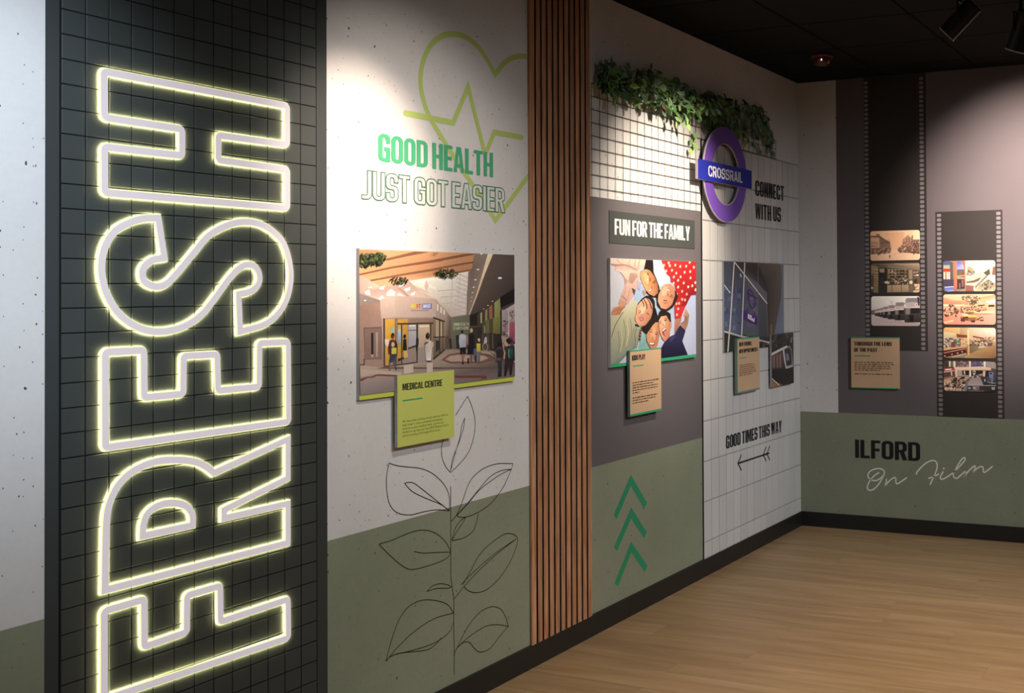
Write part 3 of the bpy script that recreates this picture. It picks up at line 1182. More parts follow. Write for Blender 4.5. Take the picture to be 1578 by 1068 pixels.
lines_part('leaf', [(C2, [(540, 185), (620, 165), (680, 120), (705, 50), (715, 0)]), (C2, [(540, 185), (560, 110), (590, 60), (630, 30)]), (C2, [(540, 185), (575, 120), (610, 70), (632, 28)])], 0.003)
lines_part('leaf', [(C2, [(533, 258), (500, 195), (440, 140), (360, 115), (270, 130), (150, 180), (60, 207)]), (C2, [(60, 207), (130, 280), (220, 355), (285, 374), (400, 345), (500, 305), (532, 265)]), (C2, [(533, 260), (440, 262), (350, 266), (290, 255)])])
lines_part('leaf', [(C2, [(375, 519), (410, 485), (460, 468), (510, 475), (537, 490)]), (C2, [(375, 519), (440, 500), (515, 497), (537, 490)])])
lines_part('leaf', [(C2, [(553, 570), (620, 487)]), (C2, [(620, 487), (650, 515), (705, 527), (780, 500), (870, 410), (940, 290), (973, 190), (963, 155), (925, 138), (880, 145), (800, 200), (720, 280), (660, 390), (612, 475)]), (C2, [(597, 478), (700, 375), (830, 265), (965, 172)]), (C2, [(618, 487), (720, 380), (840, 270), (965, 172)])], 0.003)
lines_part('leaf', [(C2, [(552, 660), (510, 605), (430, 578), (340, 578), (255, 620), (190, 710), (140, 850), (106, 978)]), (C2, [(106, 978), (180, 890), (290, 785), (420, 700), (552, 660)]), (C2, [(106, 978), (150, 940), (270, 910), (370, 880), (440, 850), (520, 790), (553, 720)]), (C2, [(130, 950), (200, 925), (370, 905), (430, 870), (470, 825)])])
lines_part('leaf', [(C2, [(553, 940), (575, 890), (620, 855), (655, 855), (690, 895), (728, 918), (790, 895), (850, 820), (912, 748)]), (C2, [(570, 900), (640, 760), (720, 660), (800, 620), (860, 635), (895, 690), (912, 748)]), (C2, [(575, 890), (650, 820), (760, 750), (840, 738), (912, 748)])])

# ================================================================== SLATTED TIMBER PANEL
slats = empty('slat_panel', LW.P((U_SL + U_SR) / 2, BASE, 0.0), 'tall panel of narrow vertical oak slats with black gaps between white wall sections', 'slat panel')
SD = 0.013
a0, a1 = ux(816.8, 20, SD), ux(908.9, 20, SD)
b0 = 0.5 * (a0 + ux(820, 950, SD))
b1 = 0.5 * (a1 + ux(912.4, 940, SD))
mb = MB()
mb.slab(LW, [(b0 + 0.004, BASE), (b1 - 0.004, BASE), (b1 - 0.004, HT), (b0 + 0.004, HT)], 0.0004, 0.004)
obj('backing', mb, M['felt'], slats, 'black felt backing board')
pitch = (b1 - b0 + 0.0115) / 11
sw = pitch - 0.0115
mb = MB()
c = 0.0012
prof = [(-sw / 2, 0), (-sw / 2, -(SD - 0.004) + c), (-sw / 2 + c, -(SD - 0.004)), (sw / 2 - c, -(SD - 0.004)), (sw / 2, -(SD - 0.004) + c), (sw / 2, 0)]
hz = (HT - BASE) / 2
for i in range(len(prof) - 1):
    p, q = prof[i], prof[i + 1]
    mb.face([(p[0], p[1], -hz), (q[0], q[1], -hz), (q[0], q[1], hz), (p[0], p[1], hz)], 1 if i in (0, 4) else 0)  # slat sides coloured black to stand for shade in the gaps
for z_ in (-hz, hz):
    mb.face([(p[0], p[1], z_) for p in prof])
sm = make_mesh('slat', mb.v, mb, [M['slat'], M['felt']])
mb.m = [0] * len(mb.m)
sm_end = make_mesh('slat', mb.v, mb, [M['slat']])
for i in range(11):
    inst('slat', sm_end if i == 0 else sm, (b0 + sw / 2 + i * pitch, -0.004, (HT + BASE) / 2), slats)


# ================================================================== BOARDS
def board(name, S, quad, d0, d1, face, edge, label, cat, group=None):
    u0, v0, u1, v1 = S.rect(quad, d1)
    root = empty(name, S.P((u0 + u1) / 2, v0, d0), label, cat, group)
    mb = MB()
    mb.slab(S, [(u0, v0), (u1, v0), (u1, v1), (u0, v1)], d0, d1, (), 0, 1)
    obj('board', mb, [face, edge], root)
    return root, (u0, v0, u1, v1)


def strip(S, root, name, u0, v0, u1, v1, d, m):
    mb = MB()
    mb.poly(S, [(u0, v0), (u1, v0), (u1, v1), (u0, v1)], d)
    return obj(name, mb, m, root)


B5 = (490, 350, 3.05)
med_quad = zz(B5, [(192, 103), (920, 128), (924, 715), (197, 822)])
med, mr_ = board('picture_board', LW, med_quad, 0.0, 0.014, M['lime_strip'], M['edge_grey'], 'large picture of a medical centre entrance with lime strip below, on white wall', 'picture')
card, cr_ = board('text_board', LW, zz(B5, [(373, 700), (643, 670), (637, 987), (374, 1038)]), 0.0176, 0.030, M['lime_board'], M['edge_grey'], 'lime green text board headed MEDICAL CENTRE overlapping picture above plant drawing', 'text board')
D7 = (605, 565, 7.914)
lettering(LW, zz(D7, [(121, 212), (606, 152), (606, 232), (121, 295)]), 'MEDICAL CENTRE', 0.0304, M['ink'], card, 'heading', joined=True, gap=0.045, space=0.14, s=0.172)
u0, v0, u1, v1 = LW.rect(zz(D7, [(121, 412), (366, 374), (366, 390), (121, 428)]), 0.0304)
strip(LW, card, 'rule', u0, v0, u1, v1, 0.0304, M['green_strip'])
small_text(LW, zz(D7, [(121, 646), (684, 566), (684, 784), (121, 856)]), ['We have been working closely with the NHS to', 'help create a more convenient and speedy', 'solution to your medical needs, and we are', 'thrilled to say that our new NHS Medical Centre', 'will be arriving at Exchange Ilford soon!'], 0.0304, M['olive_ink'], card)

E2 = (900, 310, 3.05)
fam_quad = zz(E2, [(123, 270), (525, 283), (526, 733), (125, 783)])
fam, fam_r = board('picture_board', LW, fam_quad, 0.0, 0.014, M['green_strip'], M['edge_white'], 'picture of five laughing children in a huddle against blue sky, green strip below', 'picture')
D8 = (960, 530, 8.9)
kid, kr_ = board('text_board', LW, zz(D8, [(92, 92), (522, 52), (528, 912), (100, 1000)]), 0.0176, 0.032, M['tan'], M['edge_teal'], 'tan text board headed KIDS PLAY overlapping picture of laughing children', 'text board')
u0, v0, u1, v1 = kr_
strip(LW, kid, 'bottom_edge', u0, v0, u1, v0 + 0.010, 0.0324, M['green_strip'])
strip(LW, kid, 'top_edge', u0, v1 - 0.006, u1, v1, 0.0324, M['green_strip'])
lettering(LW, zz(D8, [(126, 155), (305, 142), (305, 210), (126, 228)]), 'KIDS PLAY', 0.0328, M['ink'], kid, 'heading', joined=True, gap=0.05, space=0.16, s=0.18)
u0, v0, u1, v1 = LW.rect(zz(D8, [(134, 298), (284, 284), (284, 296), (134, 311)]), 0.0328)
strip(LW, kid, 'rule', u0, v0, u1, v1, 0.0328, M['green_strip'])
grey_lines(LW, zz(D8, [(132, 512), (490, 470), (490, 770), (132, 828)]), [1, .8, .97, .96, .25, 0, .95, .9, .62], 0.0328, M['brown_ink'], kid, 'body_text', 4)

H6 = (1080, 500, 7.63)
G5 = (1080, 380, 7.63)
sta_quad = zz(G5, [(272, 178), (975, 205)]) + zz(H6, [(975, 238), (275, 330)])
sta, sr_ = board('picture_board', LW, sta_quad, 0.0046, 0.016, M['edge_grey'], M['edge_grey'], 'picture of a glazed station front with purple signs, on white tiles', 'picture')
trn, tr_ = board('picture_board', LW, zz(H6, [(833, 118), (1088, 95), (1092, 685), (833, 745)]), 0.0176, 0.030, M['edge_grey'], M['edge_grey'], 'small dark picture of a train at the corner of the station picture', 'picture')
nf, nr_ = board('text_board', LW, zz(H6, [(425, 158), (690, 148), (690, 768), (437, 812)]), 0.0176, 0.036, M['tan'], M['edge_teal'], 'tan text board headed NEW FRIENDS, NEW OPPORTUNITIES on white tiles', 'text board')
u0, v0, u1, v1 = nr_
strip(LW, nf, 'bottom_edge', u0, v0, u1, v0 + 0.010, 0.0364, M['edge_teal'])
strip(LW, nf, 'top_edge', u0, v1 - 0.006, u1, v1, 0.0364, M['green_strip'])
lettering(LW, zz(H6, [(452, 208), (600, 202), (600, 246), (452, 254)]), 'NEW FRIENDS,', 0.0368, M['ink'], nf, 'heading', joined=True, gap=0.05, space=0.16, s=0.18)
lettering(LW, zz(H6, [(452, 295), (668, 268), (668, 316), (452, 338)]), 'NEW OPPORTUNITIES', 0.0368, M['ink'], nf, 'heading', joined=True, gap=0.05, space=0.16, s=0.18)
u0, v0, u1, v1 = LW.rect(zz(H6, [(455, 394), (537, 384), (537, 392), (455, 402)]), 0.0368)
strip(LW, nf, 'rule', u0, v0, u1, v1, 0.0368, M['green_strip'])
grey_lines(LW, zz(H6, [(455, 465), (655, 450), (655, 580), (455, 612)]), [.82, .9, .93, .95, 1, .75], 0.0368, M['brown_ink'], nf, 'body_text', 9)

I8 = (1300, 510, 10.68)
tl, lr_ = board('text_board', RW, zz(I8, [(122, 108), (910, 100), (915, 948), (127, 950)]), 0.0022, 0.018, M['tan'], M['tan'], 'square tan text board headed THROUGH THE LENS OF THE PAST on purple wall', 'text board')
u0, v0, u1, v1 = lr_
strip(RW, tl, 'bottom_edge', u0, v0, u1, v0 + 0.006, 0.0184, M['green_strip'])
strip(RW, tl, 'top_edge', u0, v1 - 0.007, u1, v1, 0.0184, M['green_strip'])
lettering(RW, zz(I8, [(172, 182), (792, 178), (792, 242), (172, 246)]), 'THROUGH THE LENS', 0.0188, M['ink'], tl, 'heading', joined=True, gap=0.06, space=0.17, s=0.18)
lettering(RW, zz(I8, [(172, 282), (553, 282), (553, 342), (172, 345)]), 'OF THE PAST', 0.0188, M['ink'], tl, 'heading', joined=True, gap=0.06, space=0.17, s=0.18)
u0, v0, u1, v1 = RW.rect(zz(I8, [(172, 404), (436, 402), (436, 418), (172, 420)]), 0.0188)
strip(RW, tl, 'rule', u0, v0, u1, v1, 0.0188, M['green_strip'])
grey_lines(RW, zz(I8, [(175, 503), (835, 503), (835, 728), (175, 728)]), [.97, 1, .9, .92, .65, 0, .94], 0.0188, M['brown_ink'], tl, 'body_text', 12)

# ================================================================== SIGNS AND LETTERING, LEFT WALL
F2 = (900, 280, 7.89)
u0, v0, u1, v1 = LW.rect(zz(F2, [(308, 352), (1345, 470), (1347, 815), (310, 748)]), 0.003)
fun = empty('heading_sign', LW.P((u0 + u1) / 2, v0, 0), 'charcoal strip sign with white capitals FUN FOR THE FAMILY', 'sign')
mb = MB()
mb.slab(LW, [(u0, v0), (u1, v0), (u1, v1), (u0, v1)], 0, 0.003)
obj('backing', mb, M['charcoal_sign'], fun)
lettering(LW, zz(F2, [(372, 450), (1293, 545), (1282, 716), (372, 645)]), 'FUN FOR THE FAMILY', 0.0036, M['white_vinyl'], fun, gap=0.04, space=0.14, s=0.17)

DT = 0.0052
cw = empty('lettering', LW.P(ux(1186, 320), 1.9, 0.004), 'black capitals reading CONNECT WITH US on white tiles beside round sign', 'lettering')
K1 = (1050, 180, 5.933)
lettering(LW, zz(K1, [(675, 583), (940, 632), (937, 766), (677, 724)]), 'CONNECT', DT, M['ink'], cw, gap=0.05, s=0.19)
lettering(LW, zz(K1, [(673, 793), (912, 826), (908, 962), (677, 936)]), 'WITH US', DT, M['ink'], cw, gap=0.05, s=0.19)
gt_ = empty('lettering', LW.P(ux(1160, 670), 0.6, 0.004), 'black capitals reading GOOD TIMES THIS WAY low on white tiles', 'lettering')
K7 = (1080, 620, 7.63)
lettering(LW, zz(K7, [(293, 392), (955, 213), (947, 352), (297, 545)]), 'GOOD TIMES THIS WAY', DT, M['ink'], gt_, gap=0.045, space=0.15, s=0.19)
mb = MB()
wv = 0.0098
for seg in ([(440, 718), (806, 597)], [(478, 617), (436, 718), (478, 800)], [(769, 522), (735, 616), (768, 692)], [(813, 510), (777, 604), (812, 682)]):
    ribbon(mb, LW, LW.uvs(zz(K7, seg), DT), wv, DT)
tag(obj('arrow', mb, M['ink']), 'thin black arrow with fletched tail pointing left on white tiles', 'arrow')
L5 = (920, 720, 5.62)
for q, (tip, a, b, lab) in enumerate((((293, 112), (158, 432), (420, 332), 'uppermost of three green painted chevrons on sage green wall'), ((296, 395), (162, 708), (420, 590), 'middle of three green painted chevrons on sage green wall'), ((296, 690), (168, 1018), (425, 880), 'lowest of three green painted chevrons on sage green wall'))):
    mb = MB()
    q3 = LW.uvs(zz(L5, [a, tip, b]), 0.0008)
    w1 = 0.036
    ribbon(mb, LW, q3, w1, 0.0008)
    tag(obj('chevron', mb, M['green_arrow']), lab, 'arrow', 'green chevrons below the purple panel')

# ================================================================== ROUND SIGN
ring_c = LW.uv(1118, 269, 0.040)
u_l, u_r = LW.uv(1084.2, 262, 0.040)[0], LW.uv(1150.8, 276, 0.040)[0]
v_t, v_b = LW.uv(1117, 195.2, 0.040)[1], LW.uv(1119.5, 342.8, 0.040)[1]
rc = ((u_l + u_r) / 2, (v_t + v_b) / 2)
ro = ((u_r - u_l) / 2 + (v_t - v_b) / 2) / 2
ri_ = ro * 0.632
rs = empty('round_sign', LW.P(rc[0], v_b, 0.004), 'round sign of a purple ring crossed by a blue bar with white capitals', 'sign')
mb = MB()
n = 72
du, dv = (u_r - u_l) / 2 / ro, (v_t - v_b) / 2 / ro


def rp(r, k, d):
    t = 2 * PI * k / n
    return LW.P(rc[0] + r * du * math.cos(t), rc[1] + r * dv * math.sin(t), d)


for k in range(n):
    for r0, dd0, r1, dd1, mi in ((ro - 0.003, 0.040, ri_ + 0.003, 0.040, 0), (ro, 0.038, ro - 0.003, 0.040, 1), (ro, 0.031, ro, 0.038, 1), (ri_, 0.038, ri_ + 0.003, 0.040, 1), (ri_, 0.031, ri_, 0.038, 1), (ro, 0.031, ri_, 0.031, 1)):
        mb.face([rp(r0, k, dd0), rp(r0, k + 1, dd0), rp(r1, k + 1, dd1), rp(r1, k, dd1)], mi)
obj('ring', mb, [M['purple_ring'], M['ring_edge']], rs)
for a_ in (0.35, 2.35, 4.1, 5.4):
    mb = MB()
    p = LW.P(rc[0] + ro * 0.8 * math.cos(a_), rc[1] + ro * 0.8 * math.sin(a_), 0.004)
    mb.cyl(p, p + Vector((0, -0.0275, 0)), 0.012, None, 12)
    obj('standoff', mb, M['metal_rim'], rs)
u0, v0, u1, v1 = LW.rect(zz(K1, [(152, 384), (643, 490), (641, 657), (152, 570)]), 0.056)
mb = MB()
mb.slab(LW, [(u0, v0), (u1, v0), (u1, v1), (u0, v1)], 0.0402, 0.056, (), 0, 1)
bar = obj('bar', mb, [M['blue_enamel'] if 'blue_enamel' in M else M['blue_bar'], M['ring_edge']], rs)
lettering(LW, zz(K1, [(247, 449), (557, 506), (559, 602), (247, 546)]), 'CROSSRAIL', 0.0565, M['white_vinyl'], bar, gap=0.10, s=0.17, t=0.15, w=0.66, r=0.42, ri=0.26)

# ================================================================== RIGHT WALL
M5 = (1270, 320, 3.14)


def film_strip(u0, v0, u1, v1, lab, lcol, rcol, pitch, pw, ph):
    root = empty('film_strip', RW.P((u0 + u1) / 2, v0, 0), lab, 'film strip', 'film strips on the purple wall')
    mb = MB()
    mb.slab(RW, [(u0, v0), (u1, v0), (u1, v1), (u0, v1)], 0, 0.002)
    obj('backing', mb, M['film'], root)
    mb = MB()
    loop = rrect(-pw / 2, -ph / 2, pw / 2, ph / 2, ph * 0.3, 3)
    mb.face([RW.P(p[0], p[1], 0) for p in loop])
    pm_ = make_mesh('perforation', mb.v, mb, M['perf'])
    v = v0 + pitch * 0.55
    while v < v1 - ph * 0.4:
        for uc in (lcol, rcol):
            inst('perforation', pm_, RW.P(uc, v, 0.0024), root)
        v += pitch
    return root


def rul(px, py):
    return RW.uv(px, py, 0.002)


u0, u1 = 0.5 * (rul(1331.3, 130)[0] + rul(1333.7, 540)[0]), 0.5 * (rul(1426.6, 120)[0] + rul(1429.4, 541)[0])
vb = rul(1429.2, 541)[1]
p1 = rul(1424, 200)[1] - rul(1424, 207.05)[1]
fs1 = film_strip(u0, vb, u1, HT - 0.002, 'tall black film strip with three old photographs running down from the ceiling', rul(1336.5, 400)[0], rul(1421.8, 400)[0], p1, 0.027, 0.0195)
u0, u1 = 0.5 * (rul(1442.2, 328)[0] + rul(1443.7, 640)[0]), 0.5 * (rul(1545.0, 323)[0] + rul(1547.4, 643)[0])
vt = 0.5 * (rul(1442.2, 327.2)[1] + rul(1545.4, 322.6)[1])
fs2 = film_strip(u0, GRN + 0.001, u1, vt, 'shorter black film strip with four colour photographs ending at the green dado', rul(1448.3, 480)[0], rul(1540.0, 480)[0], p1, 0.027, 0.0195)

ilf = empty('lettering', RW.P(RW.uv(1368, 695)[0], 0.5, 0.0), 'bold black capitals above handwritten script on sage green wall', 'lettering')
N6 = (1300, 660, 6.069)
lettering(RW, zz(N6, [(107, 108), (716, 130), (716, 302), (107, 282)]), 'ILFORD', 0.0008, M['ink'], ilf, gap=0.055, s=0.175, t=0.15, w=0.5)
onf = empty('script_lettering', RW.P(RW.uv(1430, 740)[0], 0.4, 0.0), 'pale handwritten script reading On Film below bold black lettering', 'lettering')
sc_words = {
    'script_word': [
        [[(372, 440), (330, 478), (285, 490), (240, 470), (228, 440), (245, 405), (290, 382), (340, 378), (375, 395), (378, 430), (350, 490), (310, 545), (265, 578), (230, 575), (222, 550), (240, 500), (285, 445), (330, 415)],
         [(400, 478), (398, 505), (390, 535), (430, 490), (470, 462), (488, 468), (488, 495), (498, 520), (540, 497), (587, 464)]],
        [[(683, 430), (685, 412), (730, 360), (780, 320), (830, 302), (865, 315), (875, 360), (855, 430), (830, 480), (810, 525)],
         [(795, 467), (840, 455), (890, 428)],
         [(930, 408), (912, 440), (905, 470), (930, 475), (975, 450), (1030, 410), (1100, 340), (1135, 295), (1130, 275), (1105, 290), (1060, 360), (1030, 420), (1030, 455), (1060, 468), (1100, 435), (1145, 395)],
         [(1145, 395), (1140, 425), (1128, 455), (1160, 410), (1205, 365), (1228, 352), (1228, 375), (1215, 408), (1255, 370), (1295, 358), (1305, 375), (1312, 412), (1345, 395), (1390, 358)]],
    ]}
for strokes in sc_words['script_word']:
    mb = MB()
    for s_ in strokes:
        ribbon(mb, RW, spline(RW.uvs(zz(N6, s_), 0.0008), 5), 0.0082, 0.0008, False, 0, True)
    if len(strokes) == 4:
        c = RW.uv(*zz(N6, [(937, 376)])[0], 0.0008)
        mb.face([RW.P(*p, 0.0008) for p in ell(c[0], c[1], 0.006, 0.006, 10)])
    obj('script_word', mb, M['script'], onf)
# ================================================================== PRINTED PICTURES
def outline(r):
    u0, v0, u1, v1 = r
    return [(u0, v0), (u1, v0), (u1, v1), (u0, v1)]


# ---- medical centre
K = 1.08
p = Pic(LW, [(mr_[0], mr_[1] + 0.017), (mr_[2], mr_[1] + 0.017), (mr_[2], mr_[3]), (mr_[0], mr_[3])], 0.0142, K)
FA, FB, FC, FD = (545, 375, 8.541), (670, 375, 8.541), (545, 490, 7.63), (670, 480, 8.215)


def A(*q):
    return Z(*FA, q)


def B(*q):
    return Z(*FB, q)


def Cc(*q):
    return Z(*FC, q)


def Dd(*q):
    return Z(*FD, q)


p.poly([(548, 380), (798, 385), (798, 620), (548, 625)], (205, 180, 165), (190, 170, 155), (150, 135, 128), (165, 148, 138), raw=True)
# timber soffit
p.poly(A((70, 80)) + B((525, 130), (490, 358), (180, 418)) + A((735, 492), (480, 562), (330, 558), (220, 492), (110, 432), (70, 420)), (226, 160, 110), (205, 145, 100), (190, 130, 90), (200, 140, 100), (235, 175, 130), (235, 178, 130), (228, 165, 115), (226, 165, 115), (225, 160, 110), (220, 155, 105), raw=True)
for q, c in ((A((70, 85), (300, 88), (430, 150), (440, 200), (70, 300)), (196, 130, 88)), (A((70, 402), (70, 426), (500, 332), (1160, 236), (1160, 198), (480, 310)), (140, 88, 58)), (A((215, 480), (225, 502), (640, 427), (1160, 346), (1160, 312), (640, 400)), (146, 94, 62)), (A((430, 200), (430, 232), (700, 172), (995, 116), (800, 108)), (140, 90, 60)), (B((0, 212), (0, 248), (300, 190), (512, 152), (515, 135), (400, 138)), (138, 86, 58)), (B((0, 325), (0, 352), (300, 297), (502, 262), (508, 236), (300, 270)), (140, 88, 60)), (B((180, 412), (490, 356), (494, 336), (180, 392)), (146, 92, 64))):
    p.poly(q, c, raw=True)
# roof light
p.poly(A((735, 492), (1160, 428)) + B((445, 372), (415, 935), (205, 968), (150, 880), (20, 760)) + A((1090, 742), (900, 640), (820, 590)), (250, 232, 205), (255, 245, 225), (240, 225, 215), (215, 200, 190), (200, 180, 165), (215, 195, 178), (225, 205, 188), (232, 212, 196), (240, 215, 195), (245, 222, 200), raw=True)
for q in (A((860, 560), (960, 520), (1080, 580), (1090, 620), (960, 560)), A((760, 520), (900, 480), (1050, 470), (900, 530))):
    p.poly(q, (255, 250, 225), raw=True)
for q in (A((780, 545), (830, 600), (920, 640), (1000, 660), (900, 600)), A((960, 480), (930, 560), (960, 640), (985, 560))):
    p.poly(q, (222, 190, 172), raw=True)
for i in range(9):
    y = 400 + i * 58
    p.poly(B((300 - i * 6, y - 8), (440, y + 52), (438, y + 62), (300 - i * 6, y + 4)), (205, 182, 170), raw=True)
for i in range(4):
    y = 600 + i * 85
    p.poly(B((40 + i * 35, y + 20), (420, y - 5), (420, y + 3), (40 + i * 35, y + 30)), (208, 190, 178), raw=True)
for x0_, y0_, x1_, y1_ in ((230, 420, 205, 960), (330, 400, 290, 950)):
    p.poly(B((x0_, y0_), (x0_ + 10, y0_), (x1_ + 10, y1_), (x1_, y1_)), (214, 196, 184), raw=True)
# left wall above kiosk and sunlit patches
p.poly(A((75, 425), (110, 435), (220, 495), (340, 560), (480, 565), (735, 495), (820, 590), (900, 645), (1090, 740), (730, 700), (345, 745), (75, 660)), (196, 160, 142), (200, 165, 148), (215, 180, 160), (225, 190, 165), (205, 165, 148), (200, 165, 150), (205, 172, 158), (222, 195, 178), (225, 200, 182), (225, 195, 175), (230, 200, 180), (190, 160, 148), raw=True)
for q in (A((440, 640), (490, 600), (550, 640), (540, 692), (430, 692)), A((330, 592), (412, 553), (392, 612), (340, 602)), A((660, 602), (740, 574), (746, 612), (690, 637)), A((750, 662), (812, 633), (800, 680), (755, 687)), A((560, 682), (600, 653), (662, 692)), A((590, 555), (672, 524), (676, 546), (600, 576)), A((330, 722), (380, 684), (402, 712), (340, 747)), A((140, 640), (205, 612), (222, 684), (165, 672)), A((190, 578), (240, 570), (245, 584), (200, 590))):
    p.poly(q, (255, 248, 228), raw=True)
p.poly(A((560, 580), (700, 700), (740, 700), (620, 590)), (190, 150, 138), raw=True)
# left soffit and wall
p.poly(A((70, 655), (348, 752), (348, 778), (95, 818), (70, 818)), (150, 132, 122), raw=True)
p.poly(A((136, 745), (165, 744), (162, 760), (140, 758)), (255, 245, 225), raw=True)
p.poly(A((70, 815), (350, 775), (368, 1000)) + Cc((355, 585), (70, 560)), (150, 118, 102), (176, 140, 122), (170, 134, 116), (168, 135, 118), (170, 140, 125), raw=True)
# double door
p.poly(Cc((115, 112), (328, 104), (330, 485), (128, 490)), (118, 90, 82), raw=True)
p.poly(Cc((128, 128), (322, 120), (322, 480), (132, 484)), (138, 110, 100), raw=True)
p.poly(Cc((205, 175), (232, 174), (232, 430), (208, 432)), (42, 36, 38), raw=True)
p.poly(Cc((262, 170), (284, 169), (284, 455), (264, 457)), (178, 155, 140), raw=True)
p.poly(Cc((205, 432), (232, 430), (232, 458), (208, 460)), (190, 165, 150), raw=True)
p.poly(Cc((115, 480), (130, 480), (130, 560), (118, 560)), (95, 62, 55), raw=True)
p.poly(Cc((75, 545), (120, 545), (120, 560), (75, 560)), (90, 70, 62), raw=True)
# kiosk fascia
p.poly(A((345, 747), (540, 702), (560, 975), (362, 992)), (214, 186, 168), (220, 192, 174), (205, 178, 160), (200, 172, 155), raw=True)
p.poly(A((540, 702), (730, 697), (1092, 737), (1092, 977), (556, 977)), (208, 180, 164), (210, 182, 166), (206, 178, 162), (206, 180, 164), (202, 174, 158), raw=True)
p.poly(A((1090, 737), (1160, 850), (1160, 1002), (1090, 977)), (198, 172, 158), (190, 165, 150), (182, 158, 144), (186, 160, 146), raw=True)
p.poly(B((15, 755), (150, 882), (150, 1060), (15, 982)), (196, 170, 155), (185, 160, 146), (170, 146, 134), (185, 160, 146), raw=True)
for x in (30, 75, 115):
    p.poly(B((x, 770 + x * .8), (x + 20, 790 + x * .8), (x + 14, 880 + x * .6), (x - 4, 860 + x * .6)), (250, 232, 205), raw=True)
# small signs on the fascia
p.frame(*FA)
p.poly([(905, 797), (1025, 792), (1025, 862), (905, 864)], (70, 100, 190))
p.ell(775, 825, 28, 30, (225, 205, 90))
p.poly([(800, 800), (822, 798), (822, 852), (800, 852)], (240, 190, 70))
p.poly([(826, 800), (850, 798), (846, 852), (828, 852)], (225, 110, 60))
p.poly([(856, 800), (884, 798), (884, 808), (872, 810), (872, 852), (864, 852), (864, 810), (856, 810)], (190, 60, 80))
p.poly([(752, 878), (990, 874), (990, 890), (752, 894)], (168, 148, 142))
q4 = LW.uvs(p.px([(918, 803), (1014, 799), (1012, 852), (912, 855)]), p.d)
p.d += 0.00004
for ch, o, hs in layout('NHS', gap=0.08):
    loop = [bil(q4, *t) for t in o]
    p._add(loop, [rgb(240, 240, 250, K)] * len(loop))
# glazing
p.frame(*FC)
p.poly([(358, 8), (515, 5), (940, 4), (955, 485), (748, 528), (365, 584)], (150, 125, 105))
p.poly([(370, 14), (492, 9), (492, 562), (375, 558)], (232, 175, 58), (225, 165, 55), (205, 150, 50), (215, 158, 52))
p.poly([(515, 14), (640, 10), (640, 100), (636, 460), (515, 505)], (222, 165, 58), (215, 155, 55), (205, 150, 60), (200, 140, 55), (205, 150, 55))
p.poly([(640, 10), (935, 6), (935, 55), (640, 62)], (160, 130, 108))
p.poly([(645, 85), (738, 80), (738, 345), (645, 352)], (182, 178, 184), (200, 195, 195), (170, 165, 170), (165, 160, 165))
p.poly([(640, 140), (738, 136), (738, 150), (640, 154)], (120, 118, 124))
p.poly([(655, 84), (720, 82), (720, 96), (655, 98)], (255, 240, 215))
p.poly([(760, 75), (895, 70), (895, 330), (760, 352)], (212, 186, 156), (225, 195, 160), (190, 165, 140), (190, 160, 135))
p.poly([(776, 90), (885, 88), (885, 106), (776, 110)], (255, 228, 195))
p.poly([(760, 348), (938, 328), (938, 482), (752, 522)], (166, 146, 136))
p.poly([(580, 385), (738, 352), (738, 520), (570, 562)], (158, 138, 128))
p.poly([(640, 352), (735, 318), (735, 338), (640, 368)], (48, 42, 44))
p.poly([(520, 480), (600, 455), (600, 478), (520, 515)], (62, 46, 44))
p.poly([(443, 122), (480, 122), (480, 172), (443, 176)], (130, 195, 200))
p.poly([(520, 135), (556, 133), (556, 308), (522, 310)], (170, 200, 215), (185, 205, 215), (120, 160, 190), (130, 150, 170))
p.poly([(362, 248), (422, 256), (412, 352), (372, 312)], (238, 210, 196))
for q in ([(350, 5), (366, 5), (368, 582), (354, 582)], [(486, 8), (516, 5), (516, 180), (500, 560), (490, 560)], [(735, 62), (757, 62), (752, 528), (738, 530)], [(935, 3), (954, 3), (958, 486), (942, 492)], [(556, 80), (572, 80), (572, 562), (560, 562)], [(515, 60), (938, 52), (938, 72), (515, 80)], [(375, 566), (748, 514), (748, 534), (375, 586)], [(895, 70), (912, 70), (912, 330), (898, 330)]):
    p.poly(q, (78, 62, 56))
p.poly([(490, 10), (512, 8), (512, 300), (498, 300)], (150, 130, 118))
# right return of the kiosk
p.frame(*FD)
p.poly([(-20, 70), (132, 128), (132, 482), (-20, 612)], (150, 128, 100), (165, 140, 108), (120, 98, 82), (105, 90, 80))
p.poly([(12, 100), (54, 120), (54, 320), (12, 320)], (190, 165, 130))
p.poly([(70, 130), (95, 138), (95, 315), (70, 318)], (200, 172, 132))
p.poly([(12, 362), (58, 372), (54, 480), (12, 522)], (58, 54, 60))
for q in ([(-20, 66), (134, 122), (134, 138), (-20, 88)], [(55, 105), (70, 112), (70, 545), (56, 556)], [(95, 120), (106, 126), (106, 508), (96, 516)], [(-20, 590), (132, 474), (132, 496), (-20, 616)], [(-20, 318), (132, 314), (132, 326), (-20, 334)]):
    p.poly(q, (66, 54, 48))
